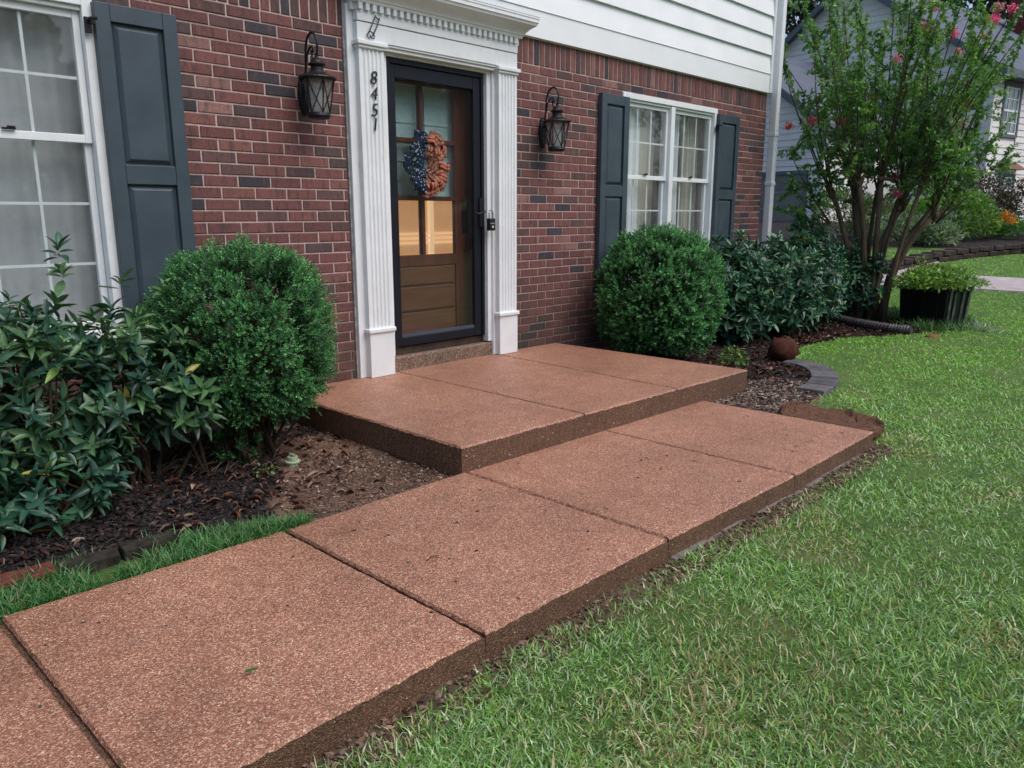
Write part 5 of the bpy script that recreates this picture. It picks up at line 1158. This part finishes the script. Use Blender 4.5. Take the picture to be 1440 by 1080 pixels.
def nwin(kind, p0, p1, z0, z1, rows=2, cols=2, name='window'):
    W = empty(name, nw(0, 0, z0)); W.parent = nh; W.matrix_parent_inverse = nh.matrix_world.inverted()
    def bx(b, u0, u1, d0, d1, z0_, z1_):
        if kind == 'a': nbox(b, d0, d1, u0, u1, z0_, z1_)
        else: nbox(b, u0, u1, d0, d1, z0_, z1_)
    b = MB(); t = .10
    bx(b, p0-t, p0, -.05, .03, z0-t, z1+t); bx(b, p1, p1+t, -.05, .03, z0-t, z1+t); bx(b, p0, p1, -.05, .03, z0-t, z0); bx(b, p0, p1, -.05, .03, z1, z1+t); b.build('casing', M['gtrim'], W)
    b = MB(); s_ = .05; m_ = (z0+z1)/2
    bx(b, p0, p0+s_, -.02, .03, z0, z1); bx(b, p1-s_, p1, -.02, .03, z0, z1); bx(b, p0+s_, p1-s_, -.02, .03, z0, z0+s_); bx(b, p0+s_, p1-s_, -.02, .03, z1-s_, z1); bx(b, p0+s_, p1-s_, -.021, .029, m_-.03, m_+.03); b.build('sash', M['white'], W)
    b = MB()
    for c_ in range(1, cols+1): u = p0+(p1-p0)*c_/(cols+1); bx(b, u-.012, u+.012, -.010, .004, z0+s_, z1-s_)
    for q_ in (.25, .75): zz = z0+(z1-z0)*q_; bx(b, p0+s_, p1-s_, -.011, .003, zz-.012, zz+.012)
    b.build('grille', M['white'], W)
    b = MB(); bx(b, p0+s_, p1-s_, .004, .018, z0+s_, z1-s_); b.build('pane', m_dark, W)
q = N('dark_far_glass'); c = q.ramp(q.noise(1.5, 4), [(.35, (.02, .03, .035)), (.65, (.16, .22, .24))]); m_dark = q.fin(c, .08, .6)
nwin('a', .98, 1.68, 1.0, 2.4); nwin('b', .72, 1.70, 3.62, 5.05); nwin('b', 1.12, 1.96, 1.46, 2.30)
b = MB(); b.hexa([nw(.95, -.35, 2.52), nw(2.15, -.35, 2.52), nw(2.15, .0, 2.52), nw(.95, .0, 2.52), nw(1.0, -.02, 2.75), nw(2.1, -.02, 2.75), nw(2.1, 0, 2.75), nw(1.0, 0, 2.75)]); b.build('window_hood', m_plain('copper_hood', (.16, .06, .04), .6, .4), nh)
# garage door in four sections
gd = empty('garage_door', nw(-5, 5.3, .2)); gd.parent = nh; gd.matrix_parent_inverse = nh.matrix_world.inverted()
for k_ in range(4):
    b = MB(); nbox(b, -4.99, -4.95, 2.95, 7.72, .22+k_*.53, .22+k_*.53+.515)
    for c_ in range(6): u = 3.02+c_*.78; nbox(b, -5.0, -4.988, u, u+.68, .30+k_*.53, .22+k_*.53+.44)
    b.build('door_section', M['garage'], gd)
b = MB(); nbox(b, -5.05, -4.97, 2.83, 2.94, .2, 2.45); nbox(b, -5.05, -4.97, 7.73, 7.84, .2, 2.45); nbox(b, -5.05, -4.97, 2.94, 7.73, 2.34, 2.45); b.build('door_casing', M['gtrim'], gd)
# warm porch lamp glow on the wall
b = MB(); nbox(b, 3.3, 3.42, -.16, -.03, 1.95, 2.2); b.build('porch_lamp', m_emit('lit_lamp', (1, .62, .38), 6), nh)
P = CAM+ray(1452, 20)*31; b = MB(); b.box(P[0]-.5, P[0]+.5, P[1]-.75, P[1]+.75, 5.5, 9.6); b.box(P[0]-.56, P[0]+.56, P[1]-.81, P[1]+.81, 9.6, 9.8); b.build('chimney', M['chimney'], nh)

# retaining wall and its bed
rw_ = empty('retaining_wall', tuple(onground(1380, 362)), 'low dark stone retaining wall in front of the neighbour garden', 'wall')
pw = [onground(*p)[:2] for p in [(1228, 386), (1250, 381), (1275, 376), (1300, 370), (1330, 365), (1360, 361), (1400, 357.5), (1440, 355), (1500, 353), (1580, 352)]]
seg = [np.linalg.norm(pw[i+1]-pw[i]) for i in range(len(pw)-1)]; Lt = sum(seg)
def along(s_):
    i = 0
    while i < len(seg)-1 and s_ > seg[i]: s_ -= seg[i]; i += 1
    d_ = (pw[i+1]-pw[i])/seg[i]; return pw[i]+d_*s_, d_
for row in range(2):
    s_ = 0
    while s_ < Lt-.3:
        L_ = random.uniform(.26, .42); p_, d_ = along(s_+L_/2); n_ = np.array([-d_[1], d_[0]]); z0 = float(H(*p_))-.02+row*.10; hh = .095; w0 = random.uniform(.13, .16)
        c4 = [p_-d_*(L_/2-.006)-n_*w0, p_+d_*(L_/2-.006)-n_*w0, p_+d_*(L_/2-.006)+n_*.12, p_-d_*(L_/2-.006)+n_*.12]
        b = MB(); b.hexa([tuple(c)+(z0,) for c in c4]+[tuple(c)+(z0+hh,) for c in c4]); b.build('stone', M['stonewall'], rw_, bevel=.015, segs=1); s_ += L_
# garden plants
def fp(px, py, d): return CAM+ray(px, py)*d
def grounded(px, d): P = fp(px, 330, d); return np.array([P[0], P[1], float(H(P[0], P[1]))])
P = grounded(1336, 17.3); plantmass('flowering_shrub', P+[0, 0, .38], (.92, .92, .62), 5200, [(.12, .26, .05), (.16, .32, .07), (.08, .19, .04), (.22, .36, .12)], 'rounded light green shrub behind the retaining wall', 'shrub', .11, 41, wr_=.35, low=-.5)
P = grounded(1409, 17.2); b_o = plantmass('orange_flowers', P+[0, 0, .32], (.20, .20, .24), 420, [(.80, .25, .02), (.90, .38, .04), (.10, .18, .05)], 'clump of orange flowers right of the light green shrub', 'flowers', .07, 42, mat='petal')
P = grounded(1292, 18.5); plantmass('orange_flowers', P+[0, 0, .55], (.45, .30, .22), 520, [(.72, .20, .04), (.50, .16, .04), (.10, .18, .05), (.22, .24, .06)], 'sprinkle of orange-red flowers left of the light green shrub', 'flowers', .06, 43, mat='petal')
P = grounded(1259, 18.0); plantmass('blue_flowers', P+[0, 0, .75], (.20, .20, .28), 240, [(.10, .32, .50), (.18, .42, .60), (.05, .10, .05)], 'small patch of blue flowers seen between the tree stems', 'flowers', .07, 44, mat='petal')
for i, (px, d, rx, rz, pal, lb_) in enumerate([(1268, 16.2, .95, .38, [(.07, .13, .08), (.14, .22, .14), (.30, .38, .26)], 'grey-green spreading groundcover on the left end of the retaining wall'), (1315, 15.9, .55, .30, [(.10, .17, .11), (.34, .42, .30), (.18, .26, .17)], 'pale variegated groundcover spilling over the retaining wall'), (1438, 17.6, 1.0, .22, [(.06, .17, .05), (.09, .22, .06)], 'low green border plants right of the orange flowers'), (1230, 17.5, .8, .55, [(.10, .16, .05), (.16, .20, .08), (.22, .16, .08)], 'olive shrub behind the pink-flowered tree stems'), (1185, 17.5, .9, .7, [(.05, .11, .05), (.12, .17, .06)], 'dark green shrub in front of the garage wall')]):
    P = grounded(px, d); plantmass('garden_shrub', P+[0, 0, rz*.5], (rx, rx*.7, rz), 2400, pal, lb_, 'shrub', .10, 50+i, wr_=.3, low=-.4)
for i, (px, d, rx, rz, pal, lb_) in enumerate([(1368, 22.5, .55, .85, [(.09, .035, .03), (.05, .07, .04), (.12, .06, .05)], 'burgundy shrub against the grey house corner'), (1392, 22.8, .60, .75, [(.03, .065, .045), (.05, .09, .06)], 'dark green shrub below the lower window of the grey house'), (1432, 21.5, .60, .70, [(.08, .035, .035), (.05, .06, .04)], 'dark red shrub at the right edge, under the grey house wall'), (1385, 18.3, .7, .32, [(.05, .12, .05), (.09, .17, .06)], 'low green border plant behind the retaining wall, left of the orange flowers'), (1405, 20.5, .4, .5, [(.05, .03, .025), (.06, .07, .04)], 'small brown-leaved shrub in front of the burgundy one')]):
    P = grounded(px, d); plantmass('garden_shrub', P+[0, 0, rz*.9], (rx, rx, rz), 1100, pal, lb_, 'shrub', .10, 60+i, wr_=.4, low=-.9, rad_lo=.2)

# ------------------------------------------------------------ trees behind
def bigtree(x, y, h, r, label, seed, pal, n=7000, leaf=.30, inview=True):
    g = np.random.default_rng(seed); z0 = float(H(x, y)); root = empty('background_tree', (x, y, z0), label, 'tree'); b = MB(); b.tube([(x, y, z0-.2), (x+.1, y, z0+h*.4), (x, y+.1, z0+h*.8)], [.30, .22, .08], 8)
    cl = []
    for i in range(26):
        a = g.uniform(0, 6.28); zz = g.uniform(.25, .95); rr = r*math.sin(math.pi*min(1, .18+zz*.8))*g.uniform(.3, .8); c = np.array([x+rr*math.cos(a), y+rr*math.sin(a), z0+h*zz]); cl.append((c, r*g.uniform(.30, .48)))
        b.tube([(x, y, z0+h*max(.15, zz-.25)), tuple((np.array([x, y, z0+h*max(.15, zz-.2)])+c)/2), tuple(c)], [.09, .06, .03], 5)
    b.build('trunk', M['bark'], root)
    k_ = g.integers(0, 26, n); d = unit(g.normal(size=(n, 3))); C = np.array([c for c, _ in cl])[k_]; rr = np.array([q_ for _, q_ in cl])[k_]; P = C+d*rr[:, None]*(g.random((n, 1))**.4)
    tv, tf = leaf_tmpl(3); L = leaf*g.uniform(.6, 1.3, n); place('crown', scatter_mesh('crown', tv, tf, P, unit(d+.6*rdir(n)), unit(rdir(n)+np.array([0, 0, .8])), L, L*.6, pick(n, pal, .2)), M['softleaf'], root, kind='stuff')
DK = [(.020, .045, .028), (.030, .062, .034), (.014, .032, .020)]; MG = [(.05, .11, .035), (.07, .15, .045), (.035, .08, .03)]
for i, (px, d, h, r, pal, lb_) in enumerate([(1120, 40, 15, 5, DK, 'dark tree rising behind the garage wing of the grey house'), (1190, 44, 17, 6, DK, 'tall dark tree behind the peak of the grey house'), (1385, 42, 14.5, 5.5, MG, 'mid green tree above the roof ridge of the grey house'), (1470, 42, 15, 6, DK, 'dark tree at the right edge behind the chimney'), (1300, 48, 17, 6.5, DK, 'dark tree behind the middle of the grey roof')]):
    P = CAM+ray(px, 200)*d; bigtree(P[0], P[1], h, r, lb_, 70+i, pal, 6000, .34)
# trees along the street behind the viewer (seen only as reflections in the glass)
g = np.random.default_rng(90); n = 26000; a = g.uniform(R(120), R(275), n); rr = g.uniform(24, 32, n); zt = g.random(n)**.8*(8.5+3.0*np.sin(a*9)+1.5*np.sin(a*23)); P = np.stack([CAM[0]+rr*np.sin(a), CAM[1]+rr*np.cos(a), zt-.3], 1)
tv, tf = leaf_tmpl(3); L = g.uniform(.5, 1.1, n); place('street_trees', scatter_mesh('street_trees', tv, tf, P, rdir(n), rdir(n), L, L*.7, pick(n, MG, .2)), M['softleaf'], kind='stuff')
